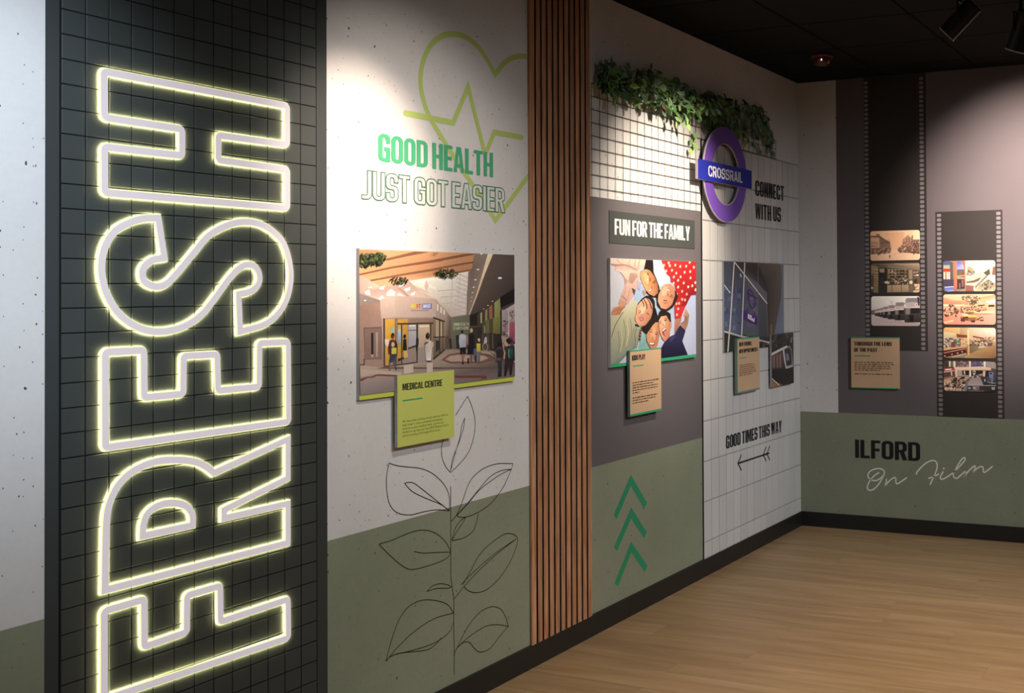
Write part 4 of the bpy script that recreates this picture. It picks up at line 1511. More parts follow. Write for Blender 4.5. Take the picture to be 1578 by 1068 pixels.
# corridor
p.poly([(130, 40), (165, 20), (205, 75), (205, 480), (130, 482)], (190, 160, 138), (178, 150, 130), (120, 100, 84), (96, 80, 68), (100, 84, 72))
p.poly([(130, 320), (192, 314), (204, 480), (130, 482)], (102, 84, 70))
p.poly([(205, 75), (445, 38), (455, 482), (205, 476)], (122, 124, 100), (112, 112, 92), (82, 80, 66), (100, 98, 78))
for ln, q in (('GOOD HEALTH', [(234, 144), (432, 138), (432, 178), (234, 184)]), ('STARTS HERE', [(232, 196), (430, 190), (430, 228), (232, 234)])):
    q4 = LW.uvs(p.px(q), p.d)
    p.d += 0.00004
    for ch, o, hs in layout(ln, gap=0.1, s=0.13, t=0.12):
        loop = [bil(q4, *t) for t in o]
        p._add(loop, [rgb(188, 190, 166, K)] * len(loop))
p.poly([(438, -30), (600, -30), (600, 502), (455, 484)], (64, 58, 52), (52, 46, 42), (48, 42, 38), (66, 58, 52))
for y in (95, 135, 190):
    p.poly([(452, y), (590, y - 8), (590, y + 2), (452, y + 12)], (92, 84, 76))
p.poly([(180, 340), (210, 345), (218, 470), (190, 472)], (58, 52, 48))
p.poly([(690, 270), (840, 280), (870, 525), (700, 492), (590, 500), (590, 276)], (62, 54, 48), (48, 42, 38), (44, 38, 36), (60, 50, 44), (60, 52, 46), (70, 60, 52))
p.poly([(596, 285), (690, 280), (700, 488), (596, 498)], (84, 74, 62))
# right ceiling
p.frame(*FB)
p.poly([(525, 128), (765, 138), (455, 948), (418, 935), (445, 372), (490, 358)], (142, 122, 110), (150, 130, 116), (150, 130, 116), (140, 122, 112), (130, 112, 102), (120, 102, 92))
p.poly([(700, 135), (768, 138), (650, 430), (560, 690), (460, 950), (450, 930), (540, 690), (615, 440), (645, 330)], (246, 222, 180), (240, 214, 172), (240, 212, 170), (220, 190, 152), (205, 178, 145), (205, 178, 145), (224, 196, 158), (236, 208, 168), (244, 216, 176))
p.poly([(590, 125), (640, 128), (618, 150), (604, 148)], (255, 246, 226))
for x, y, r in ((568, 345, 20), (535, 480, 17), (512, 577, 14), (497, 650, 11), (487, 710, 9), (478, 760, 8)):
    p.ell(x, y, r, r * .5, (255, 244, 225), 0, 10)
for i in range(12):
    y = 640 + i * 24
    p.poly([(425 + i, y), (436 + i * .6, y), (434 + i * .6, y + 12), (424 + i, y + 12)], (110, 94, 84))
p.poly([(768, 138), (1050, 145), (1050, 590), (850, 722), (580, 922), (458, 950), (560, 690), (650, 430)], (98, 82, 76), (88, 74, 70), (70, 58, 56), (76, 64, 58), (66, 56, 50), (84, 72, 66), (94, 80, 72), (100, 84, 76))
p.ell(857, 457, 26, 14, (255, 250, 235))
for x, y in ((760, 762), (700, 818), (645, 862), (575, 920)):
    p.ell(x, y, 12, 6, (235, 215, 190), 0, 8)
p.poly([(460, 948), (580, 900), (600, 1080), (470, 1080)], (40, 36, 33))
# right wall
p.poly([(560, 925), (850, 722), (870, 1080), (560, 1080)], (74, 62, 52))
p.poly([(785, 782), (852, 728), (868, 1080), (785, 1080)], (160, 164, 88), (140, 144, 74), (118, 120, 62), (132, 136, 70))
p.poly([(714, 840), (756, 806), (760, 1000), (716, 1012)], (164, 104, 72))
p.poly([(662, 884), (692, 860), (692, 1022), (662, 1042)], (140, 142, 92))
p.poly([(600, 920), (622, 905), (622, 1042), (602, 1052)], (166, 166, 130))
p.poly([(700, 1010), (870, 955), (870, 968), (700, 1024)], (56, 48, 42))
p.poly([(860, 712), (1050, 588), (1050, 772), (868, 855)], (28, 24, 24))
p.poly([(868, 900), (1050, 792), (1050, 1080), (868, 1080)], (188, 172, 168), (196, 178, 174), (170, 150, 150), (165, 148, 148))
p.poly([(868, 850), (1050, 770), (1050, 796), (868, 905)], (70, 62, 64))
p.dabs((890, 900, 1040, 1060), 26, [(120, 96, 96), (205, 190, 186), (96, 80, 84), (150, 120, 118)], 16, 3)
p.frame(*FD)
p.poly([(640, 118), (690, 98), (690, 272), (640, 276)], (104, 108, 60))
p.poly([(690, 98), (738, 85), (738, 278), (690, 272)], (92, 70, 52))
p.poly([(738, 84), (835, 55), (835, 286), (738, 280)], (134, 136, 70), (126, 128, 66), (96, 98, 52), (110, 112, 58))
p.poly([(600, 130), (625, 122), (625, 276), (600, 276)], (84, 84, 58))
p.poly([(832, -20), (846, -20), (850, 305), (832, 292)], (36, 30, 30))
p.poly([(846, -20), (1020, -20), (1020, 330), (850, 305)], (172, 158, 158), (170, 152, 154), (140, 118, 122), (150, 136, 140))
p.dabs((860, 120, 930, 300), 22, [(110, 56, 62), (60, 46, 50), (190, 176, 174), (150, 100, 104)], 16, 8)
p.dabs((945, 0, 1000, 120), 14, [(96, 76, 80), (196, 180, 178), (130, 110, 112)], 14, 9)
p.poly([(930, -20), (944, -20), (944, 320), (930, 316)], (200, 186, 184))
p.poly([(945, 145), (1020, 130), (1020, 420), (945, 330)], (186, 84, 104), (180, 78, 98), (140, 60, 80), (160, 72, 92))
p.poly([(720, 288), (740, 286), (744, 470), (724, 470)], (96, 84, 72))
# floor
p.poly(Cc((70, 556), (360, 582), (748, 528), (955, 486)) + Dd((132, 490), (205, 478), (455, 484), (690, 494), (770, 560), (1015, 645), (1015, 860), (-20, 1000)) + Cc((70, 960)), (192, 168, 148), (182, 160, 142), (176, 156, 140), (172, 150, 135), (160, 140, 122), (150, 132, 116), (142, 124, 110), (120, 102, 90), (96, 80, 72), (90, 76, 72), (120, 104, 100), (150, 134, 132), (138, 124, 128), raw=True)
p.frame(*FC)
p.poly([(70, 600), (560, 640), (560, 680), (280, 660), (70, 690)], (196, 172, 152))
p.poly([(78, 716), (160, 690), (200, 690), (280, 660), (515, 670), (515, 692), (280, 682), (215, 706), (165, 706), (95, 745), (78, 742)], (132, 76, 66))
p.poly([(260, 596), (365, 576), (1050, 580), (1050, 602), (500, 600)], (118, 94, 80))
p.poly([(590, 560), (700, 545), (700, 640), (590, 660)], (206, 184, 166))
p.poly([(860, 530), (930, 525), (930, 640), (860, 650)], (204, 182, 166))
p.frame(*FD)
p.line([(105, 612), (180, 552), (300, 532), (640, 545), (702, 566), (726, 606), (600, 645), (200, 648), (130, 622)], 20, (130, 78, 64), True)
p.poly([(150, 606), (200, 566), (320, 550), (620, 558), (680, 590), (590, 628), (210, 632)], (178, 156, 138))
p.poly([(-20, 710), (885, 708), (885, 724), (-20, 726)], (106, 78, 68))
p.poly([(258, 812), (650, 812), (662, 850), (580, 862), (600, 840), (258, 840)], (118, 62, 56))
p.poly([(580, 500), (690, 505), (760, 580), (690, 540), (600, 530)], (172, 150, 132))
# people
p.frame(*FC)
p.poly([(422, 268), (455, 252), (500, 266), (518, 330), (514, 432), (490, 442), (412, 422), (408, 340)], (92, 52, 50), (110, 62, 58), (80, 46, 46), (64, 38, 40), (70, 42, 42), (78, 46, 44), (88, 50, 48), (84, 48, 46))
p.ell(462, 208, 20, 32, (52, 36, 32))
p.ell(468, 222, 12, 18, (120, 82, 64))
p.ell(462, 312, 20, 30, (206, 180, 150))
p.poly([(446, 350), (506, 350), (502, 422), (446, 426)], (204, 196, 78))
p.poly([(432, 426), (502, 424), (488, 520), (508, 610), (492, 618), (464, 520), (436, 540), (430, 624), (414, 616), (420, 520)], (52, 60, 92), (50, 54, 84), (90, 96, 120), (60, 44, 44), (60, 44, 44), (120, 124, 140), (150, 146, 150), (80, 66, 64), (70, 56, 54), (64, 66, 86))
p.ell(602, 215, 14, 24, (36, 30, 32))
p.poly([(586, 250), (620, 248), (626, 384), (580, 386)], (38, 34, 40))
p.poly([(582, 384), (628, 382), (642, 462), (590, 476)], (222, 178, 82))
p.ell(872, 210, 22, 38, (50, 34, 30))
p.ell(880, 205, 10, 18, (96, 62, 50))
p.poly([(850, 262), (912, 268), (920, 350), (908, 500), (856, 504), (838, 360)], (206, 190, 178), (224, 210, 200), (214, 200, 190), (236, 224, 214), (226, 212, 202), (196, 180, 170))
p.poly([(830, 300), (872, 272), (880, 290), (838, 316)], (110, 76, 62))
p.poly([(900, 290), (940, 280), (936, 340), (900, 350)], (206, 186, 162))
p.ell(885, 510, 34, 9, (70, 56, 52))
p.poly([(738, 235), (764, 240), (764, 300), (748, 380), (736, 380)], (50, 44, 48))
p.frame(*FD)
p.poly([(272, 300), (304, 296), (308, 466), (282, 468)], (52, 42, 46))
p.poly([(310, 302), (345, 282), (396, 302), (402, 380), (392, 452), (316, 462), (304, 380)], (190, 190, 208), (206, 206, 222), (196, 194, 210), (170, 168, 186), (176, 176, 194), (168, 170, 190), (182, 182, 200))
p.ell(348, 256, 16, 24, (62, 44, 38))
p.poly([(318, 460), (392, 450), (392, 540), (360, 545), (352, 500), (345, 550), (322, 546)], (30, 30, 36))
p.poly([(332, 546), (356, 546), (362, 620), (370, 668), (342, 670), (345, 620)], (160, 116, 96), (150, 106, 88), (70, 50, 46), (30, 28, 30), (30, 28, 30), (140, 100, 84))
p.poly([(364, 542), (386, 540), (372, 590), (358, 610)], (150, 108, 90))
p.poly([(420, 292), (460, 276), (502, 294), (498, 540), (412, 548), (424, 400)], (36, 34, 42), (46, 42, 50), (34, 32, 40), (28, 26, 32), (28, 26, 32), (34, 32, 38))
p.ell(464, 240, 18, 28, (206, 168, 118))
p.poly([(402, 300), (424, 296), (424, 420), (410, 424)], (170, 126, 104))
p.poly([(442, 546), (482, 544), (476, 652), (448, 652)], (126, 86, 74))
p.poly([(412, 592), (436, 590), (432, 662), (416, 662)], (40, 34, 36))
p.poly([(490, 472), (532, 470), (532, 620), (490, 622)], (84, 96, 118))
p.poly([(508, 560), (532, 556), (532, 640), (512, 640)], (44, 48, 62))
p.ell(560, 366, 15, 22, (190, 156, 118))
p.ell(558, 354, 17, 12, (220, 204, 176))
p.poly([(528, 406), (580, 404), (580, 512), (530, 506)], (216, 204, 70), (206, 192, 62), (180, 164, 54), (196, 180, 60))
p.poly([(534, 508), (576, 510), (570, 662), (542, 662)], (126, 120, 122), (112, 106, 110), (84, 80, 84), (110, 106, 110))
p.ell(640, 300, 13, 20, (70, 54, 46))
p.poly([(634, 328), (656, 320), (662, 392), (618, 412)], (198, 188, 180))
p.line(ell(638, 450, 33, 48, 14), 8, (170, 160, 148), True)
p.line([(638, 402), (638, 498)], 5, (120, 110, 102))
p.line([(606, 450), (671, 450)], 5, (120, 110, 102))
p.ell(822, 412, 20, 32, (36, 30, 32))
p.poly([(768, 478), (815, 445), (852, 452), (872, 530), (852, 642), (770, 642), (762, 540)], (70, 56, 58), (120, 72, 72), (96, 58, 60), (60, 50, 50), (46, 40, 42), (50, 44, 46), (160, 120, 110))
p.poly([(772, 492), (852, 480), (862, 582), (782, 594)], (44, 44, 48))
p.poly([(795, 640), (846, 640), (846, 822), (798, 830), (806, 740)], (44, 56, 68), (40, 48, 60), (28, 30, 36), (30, 32, 38), (50, 62, 76))
p.poly([(880, 452), (930, 436), (1010, 430), (1015, 625), (884, 625)], (66, 56, 56), (56, 48, 50), (52, 46, 52), (40, 36, 40), (46, 40, 42))
p.ell(904, 402, 24, 40, (206, 158, 118))
p.ell(945, 372, 44, 36, (36, 30, 34))
p.dabs((950, 330, 1005, 430), 10, [(90, 60, 80), (50, 40, 56), (120, 90, 110)], 12, 5)
p.poly([(880, 470), (896, 520), (886, 610), (872, 600)], (206, 150, 130))
p.poly([(918, 472), (986, 470), (988, 590), (930, 594)], (32, 84, 68), (38, 96, 78), (24, 60, 52), (28, 70, 60))
p.line([(940, 475), (935, 550), (945, 590)], 8, (110, 160, 150))
p.poly([(890, 622), (995, 622), (972, 806), (950, 808), (938, 690), (902, 818), (878, 818)], (50, 40, 44), (46, 38, 42), (30, 26, 30), (30, 26, 30), (56, 44, 46), (30, 26, 30), (34, 28, 32))
# hanging planters
gr = [(34, 44, 26), (48, 62, 34), (28, 36, 24), (70, 86, 46), (96, 104, 60)]
for fr_, cx_, cy_, rx_, ry_, n_, sd_ in ((FA, 160, 195, 110, 85, 90, 1), (FA, 310, 180, 110, 85, 90, 2), (FA, 600, 478, 115, 48, 80, 3), (FA, 1125, 385, 66, 38, 36, 4), (FB, 165, 375, 130, 55, 80, 5), (FA, 1075, 128, 48, 16, 24, 6), (FB, 10, 125, 22, 16, 10, 7)):
    p.frame(*fr_)
    p.clump(cx_, cy_, rx_, ry_, n_, gr, sd_, 0.55)
p.done('picture', med)

# ---- five children
p = Pic(LW, outline((fam_r[0], fam_r[1] + 0.0155, fam_r[2], fam_r[3])), 0.0142, 1.0)
FE, FF = (930, 390, 10.52), (930, 470, 9.707)


def E(*q):
    return Z(*FE, q)


def F(*q):
    return Z(*FF, q)


p.poly([(938, 396), (1006, 398), (1074, 400), (1074, 552), (1006, 560), (938, 570)], (196, 196, 204), (168, 188, 218), (170, 190, 222), (176, 184, 214), (150, 172, 210), (190, 190, 204), raw=True)
p.poly(E((480, 600), (900, 420), (1160, 860), (1160, 1050), (500, 1050)), (158, 184, 216), raw=True)
# teal child top and the navy shirt first
p.poly(F((555, 425), (640, 400), (680, 520), (700, 640), (640, 668), (515, 655)), (134, 186, 180), (120, 172, 168), (112, 162, 160), (120, 170, 166), (126, 176, 172), (110, 160, 158), raw=True)
p.poly(F((1052, -60), (1190, -80), (1180, 140), (1162, 240), (1140, 295), (1078, 442), (1058, 425), (1065, 200)), (160, 104, 82), (170, 112, 88), (176, 120, 92), (168, 112, 86), (150, 98, 76), (140, 92, 74), (150, 98, 80), (180, 124, 98), raw=True)
p.poly(F((1192, 152), (1232, 56), (1284, 150), (1264, 290), (1224, 384), (1160, 304), (1142, 282), (1204, 240), (1214, 190)), (190, 140, 112), (196, 146, 116), (170, 120, 96), (160, 112, 90), (150, 104, 84), (168, 118, 94), (150, 106, 88), (140, 98, 80), (120, 84, 74), raw=True)
p.poly(F((908, 562), (985, 478), (1062, 440), (1146, 298), (1228, 386), (1180, 542), (1262, 748), (860, 800), (862, 640)), (40, 38, 78), (38, 36, 74), (44, 42, 84), (30, 28, 60), (34, 32, 68), (36, 34, 72), (24, 22, 50), (22, 20, 48), (32, 30, 64), raw=True)
p.poly(F((985, 500), (1060, 450), (1075, 480), (1000, 560)), (58, 56, 100), raw=True)
# sage shirt
p.poly(F((100, 150), (240, 140), (330, 60), (450, -80), (500, -60), (512, 100), (470, 260), (482, 322), (592, 342), (545, 420), (522, 560), (500, 652), (400, 682), (300, 800), (232, 872), (100, 900)), (182, 178, 146), (190, 184, 148), (198, 192, 152), (200, 194, 156), (196, 190, 156), (186, 182, 146), (170, 168, 134), (160, 158, 128), (150, 152, 126), (136, 146, 124), (130, 146, 128), (112, 132, 122), (106, 128, 120), (100, 124, 116), (110, 130, 122), (140, 146, 130), raw=True)
p.frame(*FF)
p.line([(295, 105), (230, 210), (170, 320), (118, 480)], 10, (92, 90, 66), False, True)
for a_, b_, c_ in (((300, 220), (330, 420), (300, 620)), ((400, 200), (420, 420), (380, 600)), ((220, 400), (240, 600), (200, 760)), ((460, 340), (430, 480), (440, 620))):
    p.line([a_, b_, c_], 12, (138, 138, 106), False, True)
for a_, b_, c_ in (((340, 200), (370, 420), (340, 620)), ((250, 300), (280, 520), (250, 700))):
    p.line([a_, b_, c_], 14, (190, 186, 150), False, True)
p.line([(500, 340), (470, 440), (480, 560), (450, 650)], 9, (96, 110, 92), False, True)
p.poly([(482, 322), (592, 342), (560, 400), (500, 380)], (150, 160, 134))
p.poly([(470, 280), (520, 300), (540, 330), (480, 322)], (46, 36, 34))
for y in range(380, 540, 22):
    p.ell(555 - (y - 380) * .12, y, 20, 13, (60, 42, 38) if (y // 22) % 2 else (150, 90, 78), 0.3, 8)
# top-left child's blouse
p.poly(E((105, 90), (694, 104), (668, 222), (562, 282), (592, 384), (562, 560), (520, 604), (490, 692), (395, 832), (238, 824), (300, 650), (350, 520), (332, 400), (262, 300), (190, 292), (200, 220), (130, 182), (105, 160)), (232, 196, 178), (238, 200, 180), (226, 184, 164), (220, 178, 158), (222, 178, 158), (206, 162, 146), (196, 152, 138), (206, 164, 150), (200, 158, 146), (196, 152, 140), (210, 168, 154), (214, 172, 156), (226, 186, 168), (240, 204, 184), (236, 198, 178), (210, 170, 154), (200, 160, 146), (236, 202, 186), raw=True)
p.frame(*FE)
p.poly([(110, 170), (240, 180), (380, 185), (480, 230), (560, 275), (540, 285), (440, 240), (340, 205), (200, 215), (130, 190)], (176, 134, 118))
p.poly([(262, 300), (335, 400), (350, 520), (400, 450), (350, 400), (300, 320)], (186, 144, 128))
p.poly([(430, 320), (540, 320), (560, 370), (470, 500), (400, 480), (420, 380)], (192, 148, 132), (210, 168, 150), (186, 142, 126), (170, 128, 114), (190, 148, 134), (180, 138, 124))
for s_ in ([(215, 100), (250, 150), (330, 185)], [(430, 110), (410, 160), (430, 200)], [(590, 110), (570, 190), (560, 270)], [(520, 110), (505, 180), (520, 240)], [(470, 330), (450, 400), (430, 460)], [(440, 560), (400, 700), (350, 800)], [(370, 540), (330, 680), (290, 790)]):
    p.line(s_, 11, (186, 146, 118), False, True)
p.line([(290, 690), (340, 725), (380, 780)], 9, (160, 118, 104), False, True)
p.poly([(455, 560), (520, 600), (500, 690), (480, 640)], (90, 64, 62))
p.poly([(540, 440), (620, 480), (600, 600), (560, 580)], (170, 168, 200))
p.poly([(128, 965), (170, 880), (250, 858), (292, 782), (372, 802), (352, 880), (302, 930), (272, 992), (140, 1002)], (190, 124, 84), (206, 138, 92), (216, 148, 100), (200, 132, 88), (206, 140, 98), (180, 114, 76), (186, 122, 84), (176, 112, 78), (196, 132, 92))
for s_ in ([(160, 950), (210, 930), (265, 985)], [(195, 915), (245, 905), (285, 955)], [(230, 880), (270, 885), (310, 925)]):
    p.line(s_, 8, (150, 90, 60), False, True)
# child 1: hair, face
p.poly([(690, 108), (802, 114), (812, 310), (850, 400), (902, 500), (910, 640), (862, 722), (760, 714), (690, 640), (690, 540), (660, 420), (600, 300), (660, 262)], (34, 24, 24), (30, 22, 24), (38, 28, 26), (30, 22, 22), (28, 20, 22), (32, 24, 24), (30, 22, 22), (34, 26, 24), (40, 28, 26), (36, 26, 24), (40, 30, 28), (44, 30, 26), (34, 24, 24))
p.poly([(598, 312), (640, 278), (690, 262), (752, 282), (822, 372), (872, 490), (888, 580), (880, 650), (822, 702), (742, 664), (682, 592), (630, 490), (600, 400)], (226, 158, 104), (232, 166, 112), (226, 158, 104), (206, 138, 86), (186, 116, 68), (178, 106, 60), (170, 100, 58), (172, 102, 58), (186, 116, 68), (216, 146, 92), (236, 168, 114), (234, 164, 108), (228, 160, 104))
p.poly([(640, 330), (700, 310), (740, 420), (720, 520), (660, 440)], (240, 176, 122))
p.line([(706, 330), (724, 350), (738, 340)], 12, (60, 34, 26))
p.line([(690, 318), (720, 322), (748, 312)], 7, (84, 50, 36))
p.line([(800, 486), (822, 470), (838, 440)], 12, (60, 34, 26))
p.line([(818, 500), (840, 478), (856, 446)], 7, (84, 50, 36))
p.poly([(740, 380), (770, 420), (760, 470), (730, 440)], (160, 96, 58))
p.poly([(716, 410), (736, 430), (720, 450), (704, 438)], (255, 214, 170))
p.poly([(712, 600), (756, 590), (790, 540), (786, 600), (748, 640)], (130, 52, 46))
p.poly([(722, 604), (758, 596), (780, 566), (772, 604), (748, 626)], (245, 232, 222))
p.poly([(650, 590), (690, 640), (670, 690), (640, 640)], (206, 130, 100))
# white top, red spotted dress
p.poly([(804, 112), (932, 116), (1012, 330), (1088, 440), (1062, 492), (962, 512), (912, 566), (852, 400), (816, 312)], (226, 236, 246), (240, 244, 240), (228, 236, 244), (200, 208, 226), (206, 214, 230), (216, 226, 240), (196, 208, 232), (206, 222, 240), (226, 238, 246))
p.poly([(890, 300), (960, 420), (960, 500), (920, 540), (870, 420)], (196, 206, 228))
p.poly([(936, 116), (1500, 138), (1506, 672), (1422, 684), (1332, 862), (1272, 1002), (1242, 1052), (1160, 1060), (1150, 862), (1180, 640), (1150, 500), (1092, 462), (1086, 380), (1012, 330)], (232, 44, 48), (220, 30, 36), (160, 24, 34), (170, 24, 34), (186, 26, 34), (206, 34, 40), (196, 30, 38), (206, 36, 44), (196, 28, 36), (190, 26, 34), (196, 28, 34), (206, 34, 40), (196, 30, 40), (226, 38, 42))
p.poly([(1420, 600), (1500, 560), (1506, 672), (1422, 684), (1340, 850), (1240, 890), (1300, 780)], (150, 24, 36))
p.poly([(1150, 880), (1230, 880), (1330, 850), (1260, 1000), (1160, 1050)], (206, 36, 44))
for x, y in ((1075, 205), (1165, 195), (1245, 218), (1340, 212), (1465, 230), (1110, 280), (1180, 325), (1315, 312), (1405, 300), (1140, 388), (1250, 385), (1410, 402), (1210, 442), (1300, 486), (1136, 488), (1375, 548), (1210, 552), (1275, 620), (1440, 530), (1350, 666), (1275, 750), (1322, 760), (1225, 816), (1190, 1000), (980, 200), (1016, 290), (1056, 160), (1398, 150), (1190, 668), (1184, 822), (1490, 480), (1492, 596), (1212, 905)):
    p.ell(x, y, 15, 24, (244, 216, 168) if y < 600 else (226, 180, 140), 0.15, 9)
# child 3
p.poly([(940, 590), (1020, 560), (1120, 560), (1186, 640), (1210, 700), (1190, 762), (1122, 884), (1052, 934), (942, 934), (872, 852), (858, 722), (898, 600)], (38, 28, 26))
p.poly([(930, 592), (962, 540), (1000, 510), (1090, 500), (1152, 560), (1160, 680), (1112, 832), (1062, 884), (1012, 912), (932, 892), (880, 782), (890, 680)], (216, 148, 110), (222, 154, 116), (216, 146, 108), (206, 136, 100), (196, 124, 92), (190, 120, 88), (186, 118, 88), (190, 122, 90), (200, 132, 98), (214, 146, 108), (222, 156, 118), (222, 154, 116))
p.poly([(940, 600), (1000, 540), (1040, 560), (1020, 680), (950, 700)], (234, 172, 132))
p.line([(972, 760), (1000, 776), (1030, 770)], 13, (56, 34, 30))
p.line([(965, 800), (1000, 816), (1040, 800)], 8, (96, 58, 46))
p.line([(1078, 716), (1096, 700), (1104, 672)], 13, (56, 34, 30))
p.line([(1100, 740), (1122, 712), (1128, 680)], 8, (96, 58, 46))
p.poly([(1030, 640), (1066, 668), (1060, 710), (1024, 690)], (178, 110, 80))
p.poly([(996, 586), (1044, 598), (1094, 636), (1090, 600), (1050, 576)], (140, 56, 52))
p.poly([(1006, 588), (1046, 600), (1082, 624), (1076, 604), (1046, 584)], (244, 230, 220))
# child 4 (left)
p.poly(E((538, 900), (560, 820), (620, 740), (690, 690), (782, 700), (832, 780), (836, 1052)) + F((742, 0), (784, 60), (822, 200), (830, 260), (740, 370), (700, 400), (650, 440), (590, 392), (556, 332), (600, 320), (520, 40)), (34, 26, 24), raw=True)
p.frame(*FF)
p.poly([(492, 132), (500, 20), (545, -40), (600, -90), (650, -110), (700, -70), (736, -10), (732, 120), (692, 240), (640, 296), (600, 314), (532, 314), (480, 240), (470, 190)], (222, 156, 118), (226, 162, 124), (232, 170, 132), (236, 176, 138), (230, 168, 130), (216, 150, 112), (200, 132, 96), (192, 124, 90), (186, 118, 86), (190, 122, 90), (200, 132, 100), (214, 148, 114), (226, 160, 124), (224, 158, 122))
p.poly([(520, 60), (600, -30), (640, 40), (600, 130), (540, 140)], (240, 184, 146))
p.line([(530, 124), (548, 112), (556, 90)], 11, (60, 38, 34))
p.line([(640, 120), (664, 128), (682, 150)], 10, (70, 44, 36))
p.line([(524, 96), (538, 80), (552, 72)], 7, (110, 70, 54))
p.poly([(560, 130), (610, 130), (616, 165), (590, 180), (556, 160)], (206, 136, 108))
p.poly([(530, 190), (566, 180), (604, 196), (590, 232), (552, 240)], (164, 74, 84))
p.poly([(544, 200), (568, 192), (592, 204), (580, 222), (556, 226)], (222, 140, 146))
for s_ in ([(640, -115), (690, -40), (720, 60)], [(690, -90), (740, 0), (740, 120)], [(600, -90), (640, -20), (650, 60)], [(570, -70), (600, -20), (600, 30)], [(720, -60), (760, 60), (730, 200)]):
    p.line(s_, 12, (40, 28, 26), False, True)
# child 5 (centre bottom)
p.poly([(602, 340), (700, 210), (800, 190), (832, 280), (840, 420), (760, 300), (700, 380), (655, 450), (622, 402)], (36, 26, 24))
p.poly([(642, 446), (690, 372), (740, 300), (782, 258), (822, 262), (838, 440), (812, 592), (790, 640), (742, 668), (700, 642), (652, 540)], (206, 136, 92), (216, 146, 100), (224, 156, 108), (214, 142, 98), (196, 124, 84), (180, 108, 72), (186, 114, 78), (180, 110, 76), (190, 120, 84), (204, 134, 92), (210, 140, 96))
p.poly([(700, 400), (760, 330), (790, 400), (770, 520), (710, 520)], (228, 160, 112))
p.line([(690, 404), (710, 398), (728, 412)], 11, (54, 32, 26))
p.line([(768, 434), (788, 432), (804, 446)], 11, (54, 32, 26))
p.line([(684, 376), (712, 368), (736, 384)], 7, (80, 50, 38))
p.line([(770, 408), (794, 404), (812, 418)], 7, (80, 50, 38))
p.poly([(730, 460), (752, 500), (738, 524), (716, 512)], (180, 108, 74))
p.poly([(672, 556), (720, 562), (770, 556), (752, 612), (704, 622)], (126, 50, 50))
p.poly([(684, 562), (720, 570), (760, 564), (746, 590), (702, 592)], (248, 236, 226))
p.poly([(690, 610), (740, 600), (730, 640), (700, 640)], (206, 110, 110))
# child 6 (shouting)
p.poly([(812, 190), (842, 90), (922, 76), (1002, 130), (1014, 260), (980, 236), (932, 150), (852, 200), (832, 262)], (34, 26, 24))
p.poly([(826, 232), (862, 172), (942, 160), (986, 240), (1002, 340), (988, 472), (922, 546), (880, 502), (842, 402)], (226, 164, 122), (232, 172, 130), (214, 148, 108), (198, 130, 92), (188, 118, 84), (180, 112, 80), (196, 128, 92), (214, 146, 106), (224, 160, 118))
p.poly([(850, 230), (910, 200), (930, 290), (880, 340), (850, 320)], (238, 182, 142))
p.poly([(1000, 272), (1026, 258), (1022, 332), (1000, 364)], (206, 138, 104))
p.poly([(876, 386), (930, 330), (944, 420), (918, 474), (892, 440)], (70, 24, 28))
p.poly([(898, 404), (936, 372), (940, 430), (916, 466)], (216, 116, 126))
p.poly([(882, 382), (926, 338), (930, 356), (890, 398)], (246, 236, 228))
p.line([(840, 280), (856, 266), (872, 268)], 11, (50, 30, 26))
p.line([(908, 238), (930, 222), (950, 228)], 11, (50, 30, 26))
p.line([(836, 254), (856, 240), (876, 244)], 7, (60, 40, 32))
p.line([(904, 210), (930, 194), (956, 204)], 7, (60, 40, 32))
p.poly([(872, 280), (902, 280), (904, 316), (878, 320)], (200, 130, 94))
p.done('picture', fam)

# ---- station front
p = Pic(LW, outline(sr_), 0.0162, 1.1)
p.frame(*G5)
p.poly([(260, 170), (985, 195), (985, 1090), (260, 1190)], (62, 64, 76), (80, 74, 74), (60, 58, 62), (50, 54, 64))
p.poly([(270, 178), (392, 184), (340, 1012), (270, 960)], (62, 68, 84), (74, 78, 92), (84, 96, 128), (78, 92, 126))
p.poly([(392, 184), (512, 190), (480, 1034), (342, 1004)], (70, 68, 74), (78, 76, 84), (84, 92, 122), (96, 108, 140))
p.poly([(512, 320), (676, 520), (664, 1060), (480, 1034)], (92, 90, 104), (108, 106, 118), (92, 94, 108), (84, 90, 112))
p.dabs((290, 480, 470, 960), 40, [(112, 124, 152), (66, 78, 112), (92, 104, 136), (78, 90, 124)], 26, 4)
p.dabs((520, 560, 660, 1000), 26, [(120, 118, 130), (82, 82, 98), (104, 102, 116)], 22, 6)
p.poly([(400, 184), (672, 194), (764, 400), (772, 664), (512, 322)], (66, 60, 60), (60, 54, 52), (56, 50, 48), (74, 70, 74), (84, 80, 86))
p.poly([(512, 322), (660, 420), (772, 540), (772, 664)], (104, 102, 112))
p.poly([(664, 520), (772, 660), (782, 1060), (660, 1060)], (88, 86, 94), (84, 82, 88), (72, 70, 74), (76, 76, 84))
p.poly([(668, 190), (940, 196), (952, 372), (940, 602), (862, 1040), (800, 1060), (782, 900), (772, 640), (762, 420)], (92, 80, 70), (116, 100, 88), (108, 94, 84), (100, 86, 78), (96, 78, 68), (90, 74, 64), (72, 62, 56), (64, 56, 52), (70, 60, 54))
p.poly([(936, 196), (985, 198), (985, 1010), (862, 1040), (942, 602), (952, 372)], (104, 110, 128), (120, 124, 142), (122, 126, 146), (110, 114, 134), (112, 118, 138), (116, 122, 140))
p.frame(*H6)
p.poly([(270, 68), (480, 130), (810, 205), (810, 222), (470, 150), (270, 92)], (196, 190, 180))
p.poly([(270, 92), (470, 150), (690, 198), (810, 222), (822, 280), (690, 300), (270, 345)], (40, 44, 46), (44, 48, 46), (36, 36, 38), (60, 52, 46), (50, 44, 42), (34, 34, 36), (46, 58, 42))
